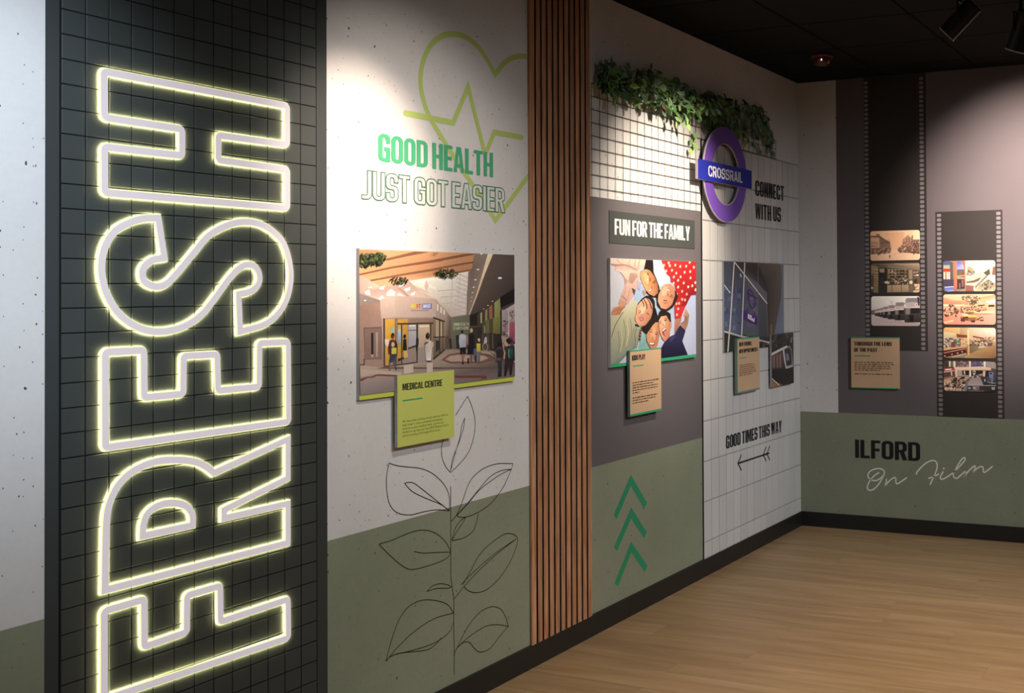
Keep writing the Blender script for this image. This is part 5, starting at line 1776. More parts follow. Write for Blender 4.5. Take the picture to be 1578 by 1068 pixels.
p.dabs((700, 205, 800, 265), 12, [(150, 130, 110), (90, 78, 70), (30, 28, 30)], 14, 2)
p.poly([(480, 82), (660, 100), (650, 132), (540, 140)], (84, 104, 90))
p.poly([(824, 0), (836, 0), (832, 270), (822, 270)], (150, 120, 96))
p.frame(*G5)
for a_, b_, w_ in (((392, 184), (338, 1020), 11), ((516, 188), (480, 1050), 11), ((398, 184), (782, 674), 11), ((272, 448), (348, 548), 8), ((672, 194), (668, 1060), 5), ((772, 540), (786, 1060), 5)):
    p.line([a_, b_], w_, (236, 226, 214) if w_ > 7 else (130, 126, 128))
p.frame(*H6)
p.line([(338, 60), (318, 322)], 15, (206, 200, 190))
p.frame(*G5)
p.poly([(460, 318), (472, 322), (480, 364), (466, 356)], (240, 236, 230))
p.line([(578, 506), (612, 545), (640, 640), (638, 690), (606, 734), (578, 690), (558, 600), (556, 545)], 16, (84, 52, 124), True)
p.line([(540, 548), (668, 610)], 16, (70, 46, 110))
p.dabs((530, 500, 700, 640), 22, [(62, 46, 92), (96, 84, 120)], 6, 7)
p.poly([(504, 742), (668, 832), (662, 934), (500, 850)], (92, 52, 136), (84, 46, 126), (70, 40, 108), (80, 44, 120))
q4 = LW.uvs(p.px([(556, 786), (634, 836), (628, 890), (552, 846)]), p.d)
p.d += 0.00004
xx = 0
for loop in ([(0, 0), (.14, 0), (.14, 1), (0, 1)], [(.2, 0), (.32, 0), (.32, 1), (.2, 1)], [(.38, 0), (.5, 0), (.5, .85), (.58, .85), (.58, 1), (.38, 1)], [(.56, .05), (.62, 0), (.72, .05), (.72, .6), (.62, .66), (.56, .6)], [(.76, 0), (.84, 0), (.84, .6), (.76, .6)], [(.87, 0), (1, 0), (1, 1), (.93, 1), (.93, .62), (.87, .55)]):
    lp = [bil(q4, *t) for t in loop]
    p._add(lp, [rgb(236, 232, 240, 1.1)] * len(lp))
p.done('picture', sta)

# ---- train
p = Pic(LW, outline(tr_), 0.0302, 1.1)
p.frame(*H6)
p.poly([(825, 110), (1095, 85), (1098, 690), (825, 750)], (58, 54, 46), (62, 58, 50), (40, 36, 34), (44, 40, 38))
p.dabs((835, 115, 1090, 250), 30, [(64, 62, 50), (46, 46, 38), (84, 80, 70), (50, 48, 44)], 20, 3)
p.poly([(830, 372), (968, 312), (992, 505), (930, 528), (835, 524)], (108, 80, 74), (96, 72, 68), (66, 52, 50), (72, 54, 50), (84, 62, 58))
for x in (850, 890, 925):
    p.poly([(x, 372 - (x - 850) * .3), (x + 18, 364 - (x - 850) * .3), (x + 20, 505), (x + 2, 510)], (140, 106, 96))
p.poly([(830, 338), (978, 262), (1010, 246), (1022, 262), (978, 292), (830, 368)], (206, 200, 196))
p.poly([(966, 296), (1045, 250), (1070, 300), (1086, 490), (1002, 518)], (160, 158, 160), (180, 176, 176), (120, 120, 124), (140, 138, 140), (170, 166, 166))
p.poly([(984, 292), (1042, 262), (1062, 320), (1070, 470), (1006, 492)], (56, 60, 70), (70, 74, 86), (50, 54, 62), (44, 46, 54), (50, 52, 60))
p.poly([(1000, 350), (1030, 340), (1040, 420), (1010, 430)], (120, 124, 136))
p.line([(968, 300), (984, 420), (1004, 516), (1084, 492)], 9, (216, 212, 208))
p.poly([(828, 524), (930, 530), (1004, 520), (1092, 492), (1096, 690), (940, 716), (828, 630)], (40, 36, 34))
p.poly([(828, 640), (850, 660), (930, 722), (828, 752)], (166, 106, 70))
p.poly([(930, 690), (962, 712), (900, 726), (845, 650)], (120, 80, 58))
p.line([(838, 636), (926, 722)], 8, (226, 216, 206))
p.dabs((1060, 150, 1090, 240), 8, [(150, 144, 138), (96, 92, 86)], 10, 4)
p.done('picture', trn)


# ---- film frames
def film_frame(root, quad, gain, lab):
    u0, v0, u1, v1 = RW.rect(zz(M5, quad), 0.0026)
    q = Pic(RW, rrect(u0, v0, u1, v1, 0.016, 4), 0.0026, gain)
    q.lab, q.root = lab, root
    return q


def street(q):
    q.frame(1335, 345, 16.43)
    q.poly([(90, 150), (1370, 130), (1370, 960), (90, 960)], (232, 176, 132), (248, 200, 150), (240, 184, 140), (236, 180, 138))
    q.poly([(440, 230), (960, 210), (900, 660), (640, 660)], (240, 172, 126))
    q.poly([(1170, 180), (1370, 170), (1370, 400), (1180, 420)], (250, 206, 158))
    q.poly([(100, 300), (240, 300), (250, 250), (330, 255), (350, 310), (470, 390), (600, 450), (630, 660), (620, 720), (300, 780), (100, 800)], (170, 128, 98), (160, 120, 92), (150, 112, 84), (140, 104, 80), (128, 96, 76), (120, 92, 74), (124, 96, 78), (150, 116, 92), (140, 106, 86), (120, 90, 74), (150, 114, 90))
    q.poly([(110, 340), (330, 345), (335, 600), (110, 620)], (196, 150, 112))
    q.poly([(105, 310), (340, 316), (480, 410), (470, 430), (340, 345), (105, 340)], (96, 72, 62))
    for x in (130, 190, 250):
        for y in (390, 470, 545):
            q.poly([(x, y), (x + 28, y), (x + 28, y + 36), (x, y + 36)], (226, 180, 136) if y == 390 else (110, 82, 68))
    q.dabs((350, 400, 610, 650), 46, [(96, 74, 62), (160, 124, 98), (80, 62, 54), (128, 98, 78)], 16, 1)
    q.dabs((130, 620, 620, 760), 60, [(60, 46, 44), (110, 84, 72), (190, 146, 112), (84, 62, 56)], 18, 2)
    q.poly([(915, 520), (925, 400), (970, 350), (1020, 310), (1060, 270), (1100, 330), (1145, 350), (1150, 290), (1180, 290), (1185, 400), (1350, 395), (1350, 760), (800, 700), (790, 640)], (150, 114, 90), (160, 122, 96), (168, 130, 102), (172, 134, 104), (170, 132, 104), (172, 134, 104), (160, 124, 98), (120, 90, 74), (120, 90, 74), (140, 108, 88), (120, 92, 76), (84, 62, 58), (120, 90, 78), (130, 98, 82))
    q.dabs((930, 360, 1140, 560), 40, [(190, 146, 112), (128, 98, 80), (204, 156, 120)], 16, 3)
    q.dabs((1160, 440, 1340, 720), 46, [(88, 66, 60), (190, 144, 114), (70, 52, 52), (140, 104, 90)], 20, 4)
    q.dabs((800, 560, 1180, 730), 50, [(96, 72, 62), (190, 146, 114), (120, 90, 76)], 17, 5)
    q.poly([(935, 650), (1000, 590), (1010, 612), (950, 670)], (240, 198, 152))
    q.poly([(100, 780), (700, 730), (1000, 740), (1360, 770), (1360, 950), (100, 950)], (222, 170, 134), (232, 178, 140), (236, 180, 142), (240, 190, 150), (232, 184, 144), (216, 166, 130))
    for x, y, h_ in ((300, 740, 60), (340, 740, 50), (595, 800, 70), (1200, 740, 40), (460, 730, 40), (860, 700, 40)):
        q.poly([(x - 14, y), (x, y - 14), (x + 14, y), (x + 10, y + h_), (x - 10, y + h_)], (70, 52, 48))


def shop(q):
    q.frame(1335, 400, 16.43)
    q.poly([(90, 80), (1370, 70), (1370, 850), (90, 870)], (84, 72, 54), (110, 96, 74), (96, 80, 60), (70, 60, 46))
    q.poly([(300, 100), (1350, 90), (1350, 260), (1000, 240), (540, 190), (300, 180)], (92, 82, 64), (160, 140, 112), (130, 112, 88), (100, 88, 68), (90, 80, 62), (70, 62, 50))
    q.line([(720, 100), (1000, 135), (1250, 125)], 12, (170, 152, 122))
    q.line([(540, 180), (800, 210), (1060, 235)], 10, (150, 134, 108))
    q.poly([(110, 130), (190, 150), (300, 200), (300, 860), (190, 850), (180, 380), (110, 370)], (120, 100, 76), (110, 92, 70), (150, 124, 94), (120, 98, 74), (130, 106, 80), (110, 92, 70), (120, 102, 78))
    for y in (210, 290, 370, 420, 560, 610):
        q.poly([(190, y), (300, y + 10), (300, y + 24), (190, y + 14)], (78, 62, 48))
        q.poly([(190, y + 20), (300, y + 30), (300, y + 44), (190, y + 34)], (176, 146, 110))
    q.poly([(310, 210), (520, 210), (520, 840), (310, 850)], (36, 32, 28))
    q.poly([(330, 230), (460, 228), (460, 330), (340, 330)], (140, 124, 98))
    q.poly([(330, 480), (430, 460), (500, 620), (500, 830), (320, 840)], (44, 44, 42))
    q.poly([(530, 240), (1050, 262), (1050, 620), (530, 640)], (64, 54, 42))
    rnd_ = random.Random(5)
    for i in range(5):
        for j in range(6):
            x, y = 540 + j * 84, 250 + i * 74
            q.poly([(x, y), (x + 66, y + 3), (x + 66, y + 12), (x, y + 9)], (176, 156, 122))
            q.poly([(x + 6, y + 16), (x + 58, y + 16), (x + 54, y + 56), (x + 8, y + 54)], rnd_.choice([(120, 104, 80), (44, 38, 32), (150, 130, 102), (96, 82, 64)]))
    q.line([(550, 370), (600, 330), (680, 310), (740, 360)], 12, (190, 168, 132), False, True)
    q.dabs((700, 450, 1050, 620), 40, [(150, 130, 104), (46, 38, 32), (206, 180, 146), (96, 80, 64)], 18, 6)
    q.ell(985, 525, 20, 20, (240, 224, 196))
    q.poly([(450, 570), (520, 540), (600, 590), (560, 620), (470, 600)], (196, 172, 132))
    q.poly([(1075, 260), (1165, 262), (1165, 500), (1085, 500)], (150, 130, 98))
    q.poly([(530, 650), (1070, 640), (1080, 820), (530, 830)], (156, 134, 100), (168, 144, 108), (150, 126, 96), (140, 120, 90))
    for x in (640, 880):
        q.poly([(x, 650), (x + 16, 650), (x + 16, 820), (x, 820)], (84, 70, 54))
    q.poly([(1060, 800), (1120, 590), (1180, 590), (1200, 700), (1190, 830), (1060, 830)], (110, 94, 82))
    q.ell(1130, 575, 42, 46, (216, 196, 156))
    q.dabs((1180, 280, 1350, 480), 22, [(170, 140, 130), (96, 78, 72), (226, 200, 184), (60, 50, 46)], 22, 7)
    q.poly([(1200, 500), (1290, 490), (1290, 600), (1210, 600)], (66, 52, 42))
    q.poly([(1210, 620), (1350, 620), (1340, 760), (1240, 760)], (226, 190, 152))
    q.dabs((1230, 650, 1320, 740), 10, [(150, 90, 76), (200, 150, 120)], 14, 9)
    q.poly([(1190, 780), (1350, 770), (1350, 840), (1190, 840)], (200, 170, 136))
    q.ell(145, 720, 28, 36, (170, 158, 134))


def buses(q):
    q.frame(1335, 450, 16.43)
    q.poly([(90, 90), (1370, 80), (1370, 880), (90, 880)], (250, 224, 206), (252, 232, 214), (190, 172, 166), (200, 182, 176))
    q.poly([(120, 460), (280, 450), (300, 600), (120, 570)], (110, 108, 102))
    q.poly([(110, 580), (300, 590), (700, 680), (960, 740), (1360, 800), (1360, 880), (110, 880)], (204, 184, 178), (196, 178, 172), (178, 162, 160), (170, 154, 152), (160, 146, 146), (176, 160, 158), (196, 178, 174))
    q.poly([(630, 220), (660, 220), (660, 340), (635, 340)], (196, 176, 166))
    for x0, x1, yt, ym, yb in ((215, 300, 440, 520, 605), (280, 360, 425, 510, 620), (340, 450, 405, 505, 635), (410, 560, 375, 490, 660), (530, 740, 340, 475, 690), (710, 980, 265, 450, 715), (950, 1370, 155, 400, 770)):
        w = x1 - x0
        q.poly([(x0 + w * .12, yt + 14), (x0 + w * .2, yt), (x0 + w * .85, yt - 6), (x0 + w * .97, yt + 20), (x1, ym), (x0, ym)], (150, 138, 136), (136, 124, 124), (150, 138, 136), (130, 120, 120), (190, 176, 172), (200, 186, 180))
        q.poly([(x0 + w * .16, yt + (ym - yt) * .52), (x0 + w * .9, yt + (ym - yt) * .5), (x0 + w * .9, ym - 6), (x0 + w * .14, ym)], (188, 172, 168))
        q.poly([(x0 + w * .2, yt + 22), (x0 + w * .85, yt + 18), (x0 + w * .86, yt + (ym - yt) * .45), (x0 + w * .18, yt + (ym - yt) * .48)], (134, 124, 126))
        q.poly([(x0, ym), (x1, ym - 4), (x1 - w * .02, yb), (x0 + w * .05, yb)], (84, 76, 76), (70, 64, 64), (44, 40, 40), (50, 46, 46))
        q.poly([(x0 + w * .42, ym + 8), (x1 - 4, ym + 4), (x1 - 8, ym + (yb - ym) * .35), (x0 + w * .42, ym + (yb - ym) * .4)], (38, 34, 36))
        q.poly([(x0 + w * .1, ym + 6), (x0 + w * .38, ym + 4), (x0 + w * .36, ym + (yb - ym) * .45), (x0 + w * .1, ym + (yb - ym) * .45)], (130, 120, 118))
        q.poly([(x0 + w * .32, ym + (yb - ym) * .5), (x0 + w * .6, ym + (yb - ym) * .48), (x0 + w * .58, yb - 20), (x0 + w * .34, yb - 16)], (30, 28, 28))
        q.poly([(x0, ym - 8), (x1, ym - 14), (x1, ym + 2), (x0, ym + 8)], (220, 206, 200))
        q.ell(x0 + w * .06, ym - (ym - yt) * .25, w * .05, w * .06, (240, 230, 224))
    q.poly([(1040, 260), (1250, 250), (1240, 370), (1050, 380)], (180, 166, 164))
    q.ell(1270, 320, 40, 44, (210, 196, 192))
    q.ell(1272, 320, 18, 20, (130, 120, 120))
    q.poly([(1290, 110), (1350, 150), (1350, 340), (1310, 340)], (60, 54, 54))


def arcade(q):
    q.frame(1445, 395, 15.78)
    q.poly([(110, 90), (1410, 80), (1410, 860), (110, 870)], (120, 96, 90), (240, 226, 190), (214, 200, 166), (80, 70, 72))
    q.poly([(130, 120), (320, 120), (320, 210), (130, 210)], (84, 88, 140))
    q.poly([(140, 215), (290, 215), (290, 300), (140, 300)], (150, 176, 140))
    q.poly([(130, 300), (310, 300), (300, 370), (140, 370)], (222, 50, 48))
    q.poly([(140, 375), (300, 375), (300, 560), (140, 560)], (190, 130, 110))
    for x in (145, 225, 270):
        q.poly([(x, 385), (x + 28, 385), (x + 28, 555), (x, 555)], (246, 226, 200))
    q.poly([(300, 140), (370, 140), (380, 720), (310, 720)], (84, 92, 76))
    q.poly([(130, 560), (390, 560), (390, 740), (140, 740)], (74, 66, 90))
    q.poly([(170, 750), (390, 730), (390, 830), (230, 860), (170, 830)], (108, 124, 196))
    q.line([(170, 750), (250, 745), (390, 735)], 14, (226, 226, 240))
    q.line([(220, 855), (390, 830)], 12, (200, 206, 236))
    q.poly([(450, 120), (560, 120), (620, 200), (640, 320), (460, 320)], (96, 104, 176), (90, 98, 170), (140, 160, 214), (150, 168, 210), (140, 156, 206))
    q.poly([(470, 320), (650, 320), (660, 560), (470, 560)], (92, 96, 84))
    q.poly([(500, 360), (600, 350), (600, 460), (510, 470)], (130, 92, 62))
    q.poly([(470, 470), (670, 455), (670, 480), (470, 500)], (176, 160, 110))
    q.poly([(480, 500), (660, 520), (660, 555), (480, 545)], (170, 160, 140))
    q.poly([(470, 560), (660, 555), (660, 790), (470, 800)], (78, 52, 52))
    q.poly([(580, 580), (630, 570), (630, 740), (590, 745)], (150, 96, 88))
    q.poly([(520, 660), (550, 650), (550, 780), (525, 780)], (130, 112, 124))
    q.poly([(370, 110), (445, 110), (470, 700), (450, 840), (400, 840), (390, 500)], (226, 104, 74), (236, 116, 84), (232, 120, 88), (190, 84, 70), (200, 90, 74), (226, 104, 76))
    q.poly([(565, 110), (668, 105), (690, 680), (655, 700), (640, 240)], (224, 106, 84), (232, 120, 90), (236, 140, 110), (206, 100, 80), (196, 80, 70))
    q.poly([(668, 100), (1400, 90), (1400, 850), (680, 850)], (236, 222, 186), (248, 234, 196), (220, 206, 170), (196, 170, 140))
    q.poly([(720, 250), (780, 240), (900, 330), (900, 460), (700, 470)], (168, 160, 100), (180, 172, 110), (150, 146, 110), (150, 140, 130), (140, 128, 120))
    q.dabs((690, 340, 930, 470), 22, [(66, 70, 60), (200, 180, 170), (120, 100, 110), (90, 100, 84)], 22, 2)
    q.poly([(740, 160), (810, 150), (960, 300), (930, 340)], (255, 250, 236))
    q.poly([(820, 120), (1180, 110), (1080, 180), (900, 190)], (246, 206, 170))
    q.poly([(680, 540), (1000, 380), (1240, 200), (1340, 140), (1380, 200), (1100, 400), (1060, 470), (800, 590), (690, 600)], (240, 226, 168), (246, 236, 160), (246, 242, 176), (226, 236, 170), (236, 240, 180), (232, 220, 160), (206, 190, 140), (220, 200, 150), (232, 190, 150))
    q.line([(690, 530), (980, 400), (1220, 240)], 14, (255, 248, 220))
    q.poly([(690, 620), (880, 580), (1060, 500), (1000, 600), (840, 650), (700, 650)], (110, 92, 74))
    q.poly([(680, 700), (880, 720), (890, 850), (680, 850)], (150, 92, 80))
    q.poly([(690, 650), (880, 640), (890, 720), (690, 700)], (236, 190, 170))
    q.poly([(890, 740), (1170, 450), (1260, 460), (930, 800)], (150, 146, 110))
    q.line([(890, 720), (1140, 470)], 18, (250, 244, 214))
    q.line([(925, 760), (1200, 480)], 12, (74, 70, 62))
    q.line([(950, 770), (1250, 470)], 20, (246, 238, 200))
    q.poly([(1020, 690), (1230, 560), (1400, 640), (1400, 830), (940, 830)], (146, 134, 106), (110, 102, 86), (126, 116, 96), (176, 164, 130), (190, 176, 136))
    q.dabs((1040, 620, 1390, 820), 34, [(90, 84, 72), (200, 188, 150), (70, 64, 58), (170, 156, 124)], 24, 5)
    q.poly([(1110, 400), (1260, 300), (1280, 430), (1200, 470)], (84, 78, 70))
    q.poly([(1280, 270), (1350, 230), (1350, 450), (1290, 450)], (226, 214, 140))
    q.poly([(1340, 260), (1400, 240), (1400, 460), (1320, 450)], (120, 90, 80))
    q.line([(1290, 590), (1390, 630)], 16, (250, 244, 220))
    q.poly([(1180, 640), (1200, 640), (1200, 830), (1180, 830)], (74, 70, 62))
    q.poly([(1250, 600), (1275, 600), (1275, 830), (1250, 830)], (160, 150, 112))
    q.poly([(870, 750), (910, 750), (915, 840), (880, 845)], (200, 206, 230))


def cafe(q):
    q.frame(1445, 448, 15.78)
    q.poly([(110, 80), (1420, 70), (1420, 840), (110, 840)], (244, 206, 160), (240, 190, 150), (226, 150, 120), (236, 140, 110))
    q.poly([(130, 160), (400, 230), (700, 250), (690, 340), (140, 320)], (230, 150, 104), (236, 176, 130), (226, 160, 116), (220, 140, 100), (226, 132, 96))
    q.poly([(1000, 170), (1410, 90), (1410, 200), (1150, 280), (1000, 250)], (226, 150, 104), (232, 150, 106), (238, 166, 126), (226, 150, 104), (232, 180, 130))
    q.poly([(1160, 262), (1400, 205), (1400, 290), (1240, 300)], (255, 244, 206))
    q.poly([(130, 330), (400, 345), (660, 330), (660, 370), (140, 375)], (252, 222, 176))
    q.poly([(600, 340), (1200, 330), (1200, 500), (560, 510)], (238, 190, 140), (236, 180, 130), (226, 160, 120), (226, 160, 116))
    q.clump(800, 170, 230, 80, 90, [(104, 90, 62), (130, 112, 76), (84, 72, 54), (150, 126, 86)], 3, 0.5)
    q.clump(820, 270, 130, 60, 70, [(84, 70, 52), (112, 92, 66), (70, 58, 48)], 4, 0.5)
    q.ell(770, 230, 30, 22, (244, 206, 170))
    q.clump(335, 360, 70, 46, 46, [(56, 54, 44), (76, 74, 56), (46, 42, 38)], 5, 0.5)
    q.dabs((150, 410, 520, 620), 90, [(120, 66, 54), (226, 160, 120), (96, 54, 46), (170, 96, 76), (246, 214, 180)], 22, 6)
    q.dabs((560, 380, 1180, 520), 90, [(120, 78, 52), (232, 170, 126), (150, 96, 64), (250, 220, 176), (90, 56, 44)], 20, 7)
    q.poly([(640, 500), (900, 490), (1400, 480), (1400, 560), (640, 560)], (240, 190, 150))
    q.ell(780, 535, 120, 26, (140, 110, 60))
    q.ell(990, 500, 55, 16, (110, 60, 46))
    q.poly([(120, 640), (420, 640), (1400, 560), (1410, 830), (120, 830)], (236, 150, 116), (232, 150, 116), (226, 170, 146), (222, 160, 136), (236, 130, 106))
    q.ell(800, 640, 230, 56, (226, 150, 76))
    q.ell(800, 690, 220, 48, (150, 104, 54))
    q.ell(820, 620, 150, 30, (240, 186, 110))
    q.ell(670, 590, 90, 24, (246, 214, 170))
    q.dabs((560, 640, 720, 740), 18, [(90, 40, 40), (120, 60, 50), (70, 32, 34)], 26, 8)
    q.ell(860, 745, 56, 26, (92, 36, 46))
    q.ell(1070, 720, 52, 22, (84, 44, 44))
    q.poly([(1058, 500), (1074, 500), (1078, 720), (1064, 720)], (206, 170, 140))
    q.dabs((930, 640, 1130, 720), 14, [(110, 66, 54), (226, 170, 130)], 20, 9)
    q.poly([(1240, 345), (1370, 340), (1390, 375), (1230, 380)], (70, 66, 50))
    q.poly([(970, 350), (1150, 335), (1150, 350), (980, 368)], (96, 70, 50))
    q.poly([(140, 760), (380, 700), (380, 760), (170, 800)], (244, 200, 150))


def store(q):
    q.frame(1445, 498, 15.78)
    q.poly([(110, 100), (1420, 100), (1420, 860), (110, 860)], (230, 190, 130), (232, 206, 170), (150, 108, 72), (196, 150, 100))
    q.poly([(140, 120), (540, 120), (540, 250), (440, 240), (140, 190)], (240, 190, 110), (236, 196, 130), (226, 176, 112), (206, 150, 96), (226, 160, 90))
    q.poly([(540, 110), (740, 110), (740, 280), (540, 260)], (206, 166, 116), (216, 180, 130), (206, 166, 120), (190, 144, 100))
    q.poly([(760, 120), (1220, 120), (1400, 160), (1400, 330), (1100, 350), (760, 300)], (240, 196, 160), (226, 206, 160), (244, 232, 216), (226, 204, 180), (226, 196, 146), (226, 180, 130))
    q.poly([(140, 200), (440, 245), (470, 350), (150, 360)], (226, 210, 156), (232, 206, 146), (206, 166, 116), (206, 196, 156))
    q.poly([(450, 260), (720, 290), (720, 360), (470, 350)], (130, 70, 52))
    q.poly([(150, 360), (560, 360), (560, 580), (150, 600)], (196, 196, 170), (176, 176, 150), (160, 140, 116), (150, 130, 116))
    q.dabs((160, 380, 560, 570), 60, [(70, 66, 66), (150, 72, 66), (206, 206, 186), (96, 110, 96), (120, 60, 60)], 26, 2)
    q.poly([(330, 460), (430, 440), (430, 580), (320, 580)], (130, 66, 62))
    q.line([(150, 470), (200, 510), (255, 560), (265, 610)], 16, (244, 232, 206), False, True)
    q.poly([(560, 360), (720, 350), (720, 520), (560, 560)], (216, 170, 120))
    q.dabs((600, 380, 720, 500), 12, [(150, 110, 76), (110, 120, 80), (226, 190, 140)], 18, 3)
    q.poly([(140, 640), (690, 560), (690, 590), (140, 680)], (226, 176, 116))
    q.poly([(140, 665), (680, 590), (690, 700), (690, 720), (140, 840)], (96, 40, 40), (90, 38, 38), (84, 34, 34), (70, 30, 30), (66, 30, 34))
    q.line([(150, 725), (680, 620)], 14, (232, 186, 150))
    for x, y in ((175, 800), (348, 758), (485, 728), (595, 698)):
        q.ell(x, y, 18, 16, (232, 196, 166))
    q.poly([(300, 850), (700, 730), (760, 760), (640, 850)], (150, 134, 110))
    q.line([(320, 850), (690, 740)], 9, (226, 206, 170))
    q.poly([(680, 590), (1150, 520), (1150, 590), (780, 760), (690, 740)], (116, 100, 76), (130, 110, 80), (150, 130, 96), (110, 92, 70), (90, 74, 58))
    q.poly([(760, 520), (900, 470), (1150, 500), (1150, 560), (780, 600)], (130, 112, 84))
    q.dabs((780, 380, 1180, 540), 70, [(96, 60, 50), (226, 176, 130), (130, 90, 66), (206, 196, 150), (84, 84, 66)], 20, 4)
    q.line([(780, 410), (960, 405)], 14, (216, 206, 160))
    q.line([(860, 320), (1120, 370)], 26, (130, 66, 54))
    q.poly([(985, 575), (1150, 545), (1150, 590), (1000, 612)], (206, 196, 166))
    q.dabs((1160, 330, 1390, 540), 60, [(206, 166, 116), (120, 84, 96), (170, 136, 96), (236, 206, 160)], 22, 5)
    q.poly([(1200, 490), (1330, 470), (1330, 540), (1220, 560)], (112, 76, 88))
    q.poly([(690, 780), (1150, 590), (1410, 540), (1410, 860), (640, 860)], (176, 140, 92), (180, 140, 90), (166, 124, 82), (130, 90, 60), (206, 170, 120))
    q.poly([(716, 170), (758, 170), (762, 520), (722, 520)], (246, 226, 170), (250, 232, 180), (236, 206, 150), (226, 196, 140))
    q.poly([(712, 520), (770, 520), (774, 780), (720, 780)], (206, 140, 76))
    q.poly([(744, 520), (770, 520), (774, 780), (750, 780)], (230, 180, 120))


def mall(q):
    q.frame(1445, 550, 15.78)
    q.poly([(120, 90), (1430, 90), (1430, 880), (120, 880)], (96, 80, 72), (90, 82, 84), (60, 54, 56), (110, 92, 80))
    q.poly([(420, 110), (780, 110), (780, 240), (440, 240)], (110, 90, 86))
    q.dabs((440, 120, 770, 235), 30, [(90, 70, 70), (150, 120, 120), (176, 150, 150), (110, 96, 80)], 24, 1)
    q.poly([(800, 120), (1130, 110), (1130, 230), (810, 240)], (96, 84, 120))
    q.dabs((830, 130, 1120, 200), 22, [(216, 200, 226), (80, 66, 110), (130, 110, 150)], 18, 2)
    q.poly([(1150, 110), (1420, 130), (1420, 300), (1180, 240)], (150, 140, 134))
    for i in range(6):
        q.poly([(1190 + i * 38, 120), (1200 + i * 38, 120), (1200 + i * 38, 290), (1190 + i * 38, 290)], (110, 100, 98))
    for i in range(5):
        q.line([(1180, 130 + i * 30), (1400, 150 + i * 32)], 7, (206, 196, 186))
    q.poly([(150, 120), (290, 110), (320, 240), (160, 250)], (74, 60, 54))
    q.poly([(300, 110), (390, 110), (400, 240), (330, 240)], (130, 110, 92))
    q.poly([(400, 250), (1130, 235), (1300, 270), (1300, 330), (850, 320), (420, 330)], (240, 214, 180), (244, 214, 196), (226, 190, 160), (206, 176, 150), (226, 200, 164), (236, 206, 170))
    for x0, x1, y1 in ((380, 430, 250), (270, 310, 240), (760, 805, 250), (1115, 1165, 240)):
        q.poly([(x0, 105), (x1, 105), (x1, y1), (x0 + 6, y1)], (252, 232, 196))
    q.poly([(420, 320), (800, 320), (800, 470), (430, 470)], (190, 164, 150))
    q.poly([(590, 335), (770, 330), (760, 450), (600, 440)], (44, 38, 40))
    q.poly([(630, 340), (665, 340), (675, 430), (640, 430)], (200, 190, 186))
    q.poly([(810, 330), (1110, 330), (1110, 470), (820, 480)], (50, 40, 42))
    q.poly([(850, 335), (920, 335), (915, 420), (860, 420)], (216, 210, 206))
    q.ell(885, 375, 22, 26, (60, 56, 60))
    q.poly([(980, 430), (1100, 400), (1110, 460), (1000, 470)], (170, 140, 116))
    q.poly([(1150, 330), (1260, 340), (1250, 480), (1150, 480)], (50, 42, 50))
    q.poly([(770, 320), (810, 320), (815, 480), (775, 480)], (246, 230, 190))
    q.poly([(1100, 340), (1160, 340), (1150, 480), (1110, 480)], (236, 196, 180))
    q.poly([(415, 320), (470, 320), (480, 480), (430, 490)], (232, 200, 166))
    q.poly([(150, 290), (400, 265), (400, 320), (150, 370)], (206, 60, 56))
    q.poly([(180, 296), (340, 282), (340, 314), (180, 332)], (244, 226, 220))
    q.line([(150, 372), (400, 335)], 16, (246, 220, 204))
    q.poly([(150, 380), (410, 345), (420, 470), (150, 500)], (96, 72, 62))
    q.poly([(310, 350), (345, 345), (360, 460), (330, 460)], (226, 196, 160))
    q.poly([(140, 500), (410, 460), (420, 500), (150, 560)], (176, 110, 90))
    q.poly([(140, 560), (400, 490), (700, 480), (800, 480), (720, 560), (660, 860), (140, 860)], (216, 180, 140), (226, 190, 150), (216, 176, 144), (190, 160, 140), (150, 134, 126), (130, 122, 126), (190, 150, 110))
    q.line([(160, 660), (390, 530)], 30, (236, 206, 150))
    q.dabs((320, 500, 700, 640), 60, [(44, 34, 36), (60, 46, 46), (206, 170, 140), (84, 66, 60)], 28, 3)
    q.dabs((170, 640, 650, 770), 70, [(56, 36, 42), (80, 56, 56), (216, 180, 160), (150, 110, 84), (240, 220, 206)], 28, 4)
    q.line([(150, 780), (590, 780)], 20, (240, 206, 150))
    q.dabs((180, 800, 640, 830), 26, [(240, 210, 180), (170, 130, 106), (250, 230, 210)], 18, 5)
    q.poly([(690, 590), (760, 580), (700, 850), (640, 850)], (130, 126, 134))
    q.dabs((830, 440, 1000, 530), 20, [(60, 50, 52), (206, 190, 186), (96, 82, 84)], 24, 6)
    q.poly([(780, 530), (1030, 490), (1110, 680), (730, 690)], (170, 150, 146), (156, 138, 136), (190, 172, 170), (196, 180, 176))
    for i in range(5):
        q.line([(790 - i * 12, 560 + i * 27), (1040 + i * 14, 545 + i * 27)], 7, (136, 120, 118))
    q.poly([(1040, 500), (1160, 490), (1240, 680), (1120, 680)], (60, 58, 62))
    q.poly([(1130, 540), (1155, 540), (1160, 600), (1140, 600)], (220, 216, 210))
    q.poly([(1170, 490), (1330, 500), (1420, 560), (1420, 680), (1240, 690)], (70, 74, 92), (90, 100, 130), (60, 62, 74), (56, 56, 62), (60, 60, 66))
    q.poly([(1240, 370), (1350, 380), (1340, 660), (1300, 660), (1300, 520), (1250, 500)], (110, 124, 170), (130, 146, 190), (110, 120, 150), (90, 96, 120), (110, 120, 160), (110, 120, 160))
    q.poly([(1270, 390), (1320, 390), (1315, 430), (1280, 430)], (40, 40, 66))
    q.line([(1200, 600), (1300, 630), (1420, 640)], 14, (170, 166, 150), False, True)
    q.poly([(730, 690), (1420, 680), (1420, 850), (700, 850)], (78, 68, 72), (56, 50, 54), (44, 40, 42), (84, 74, 78))
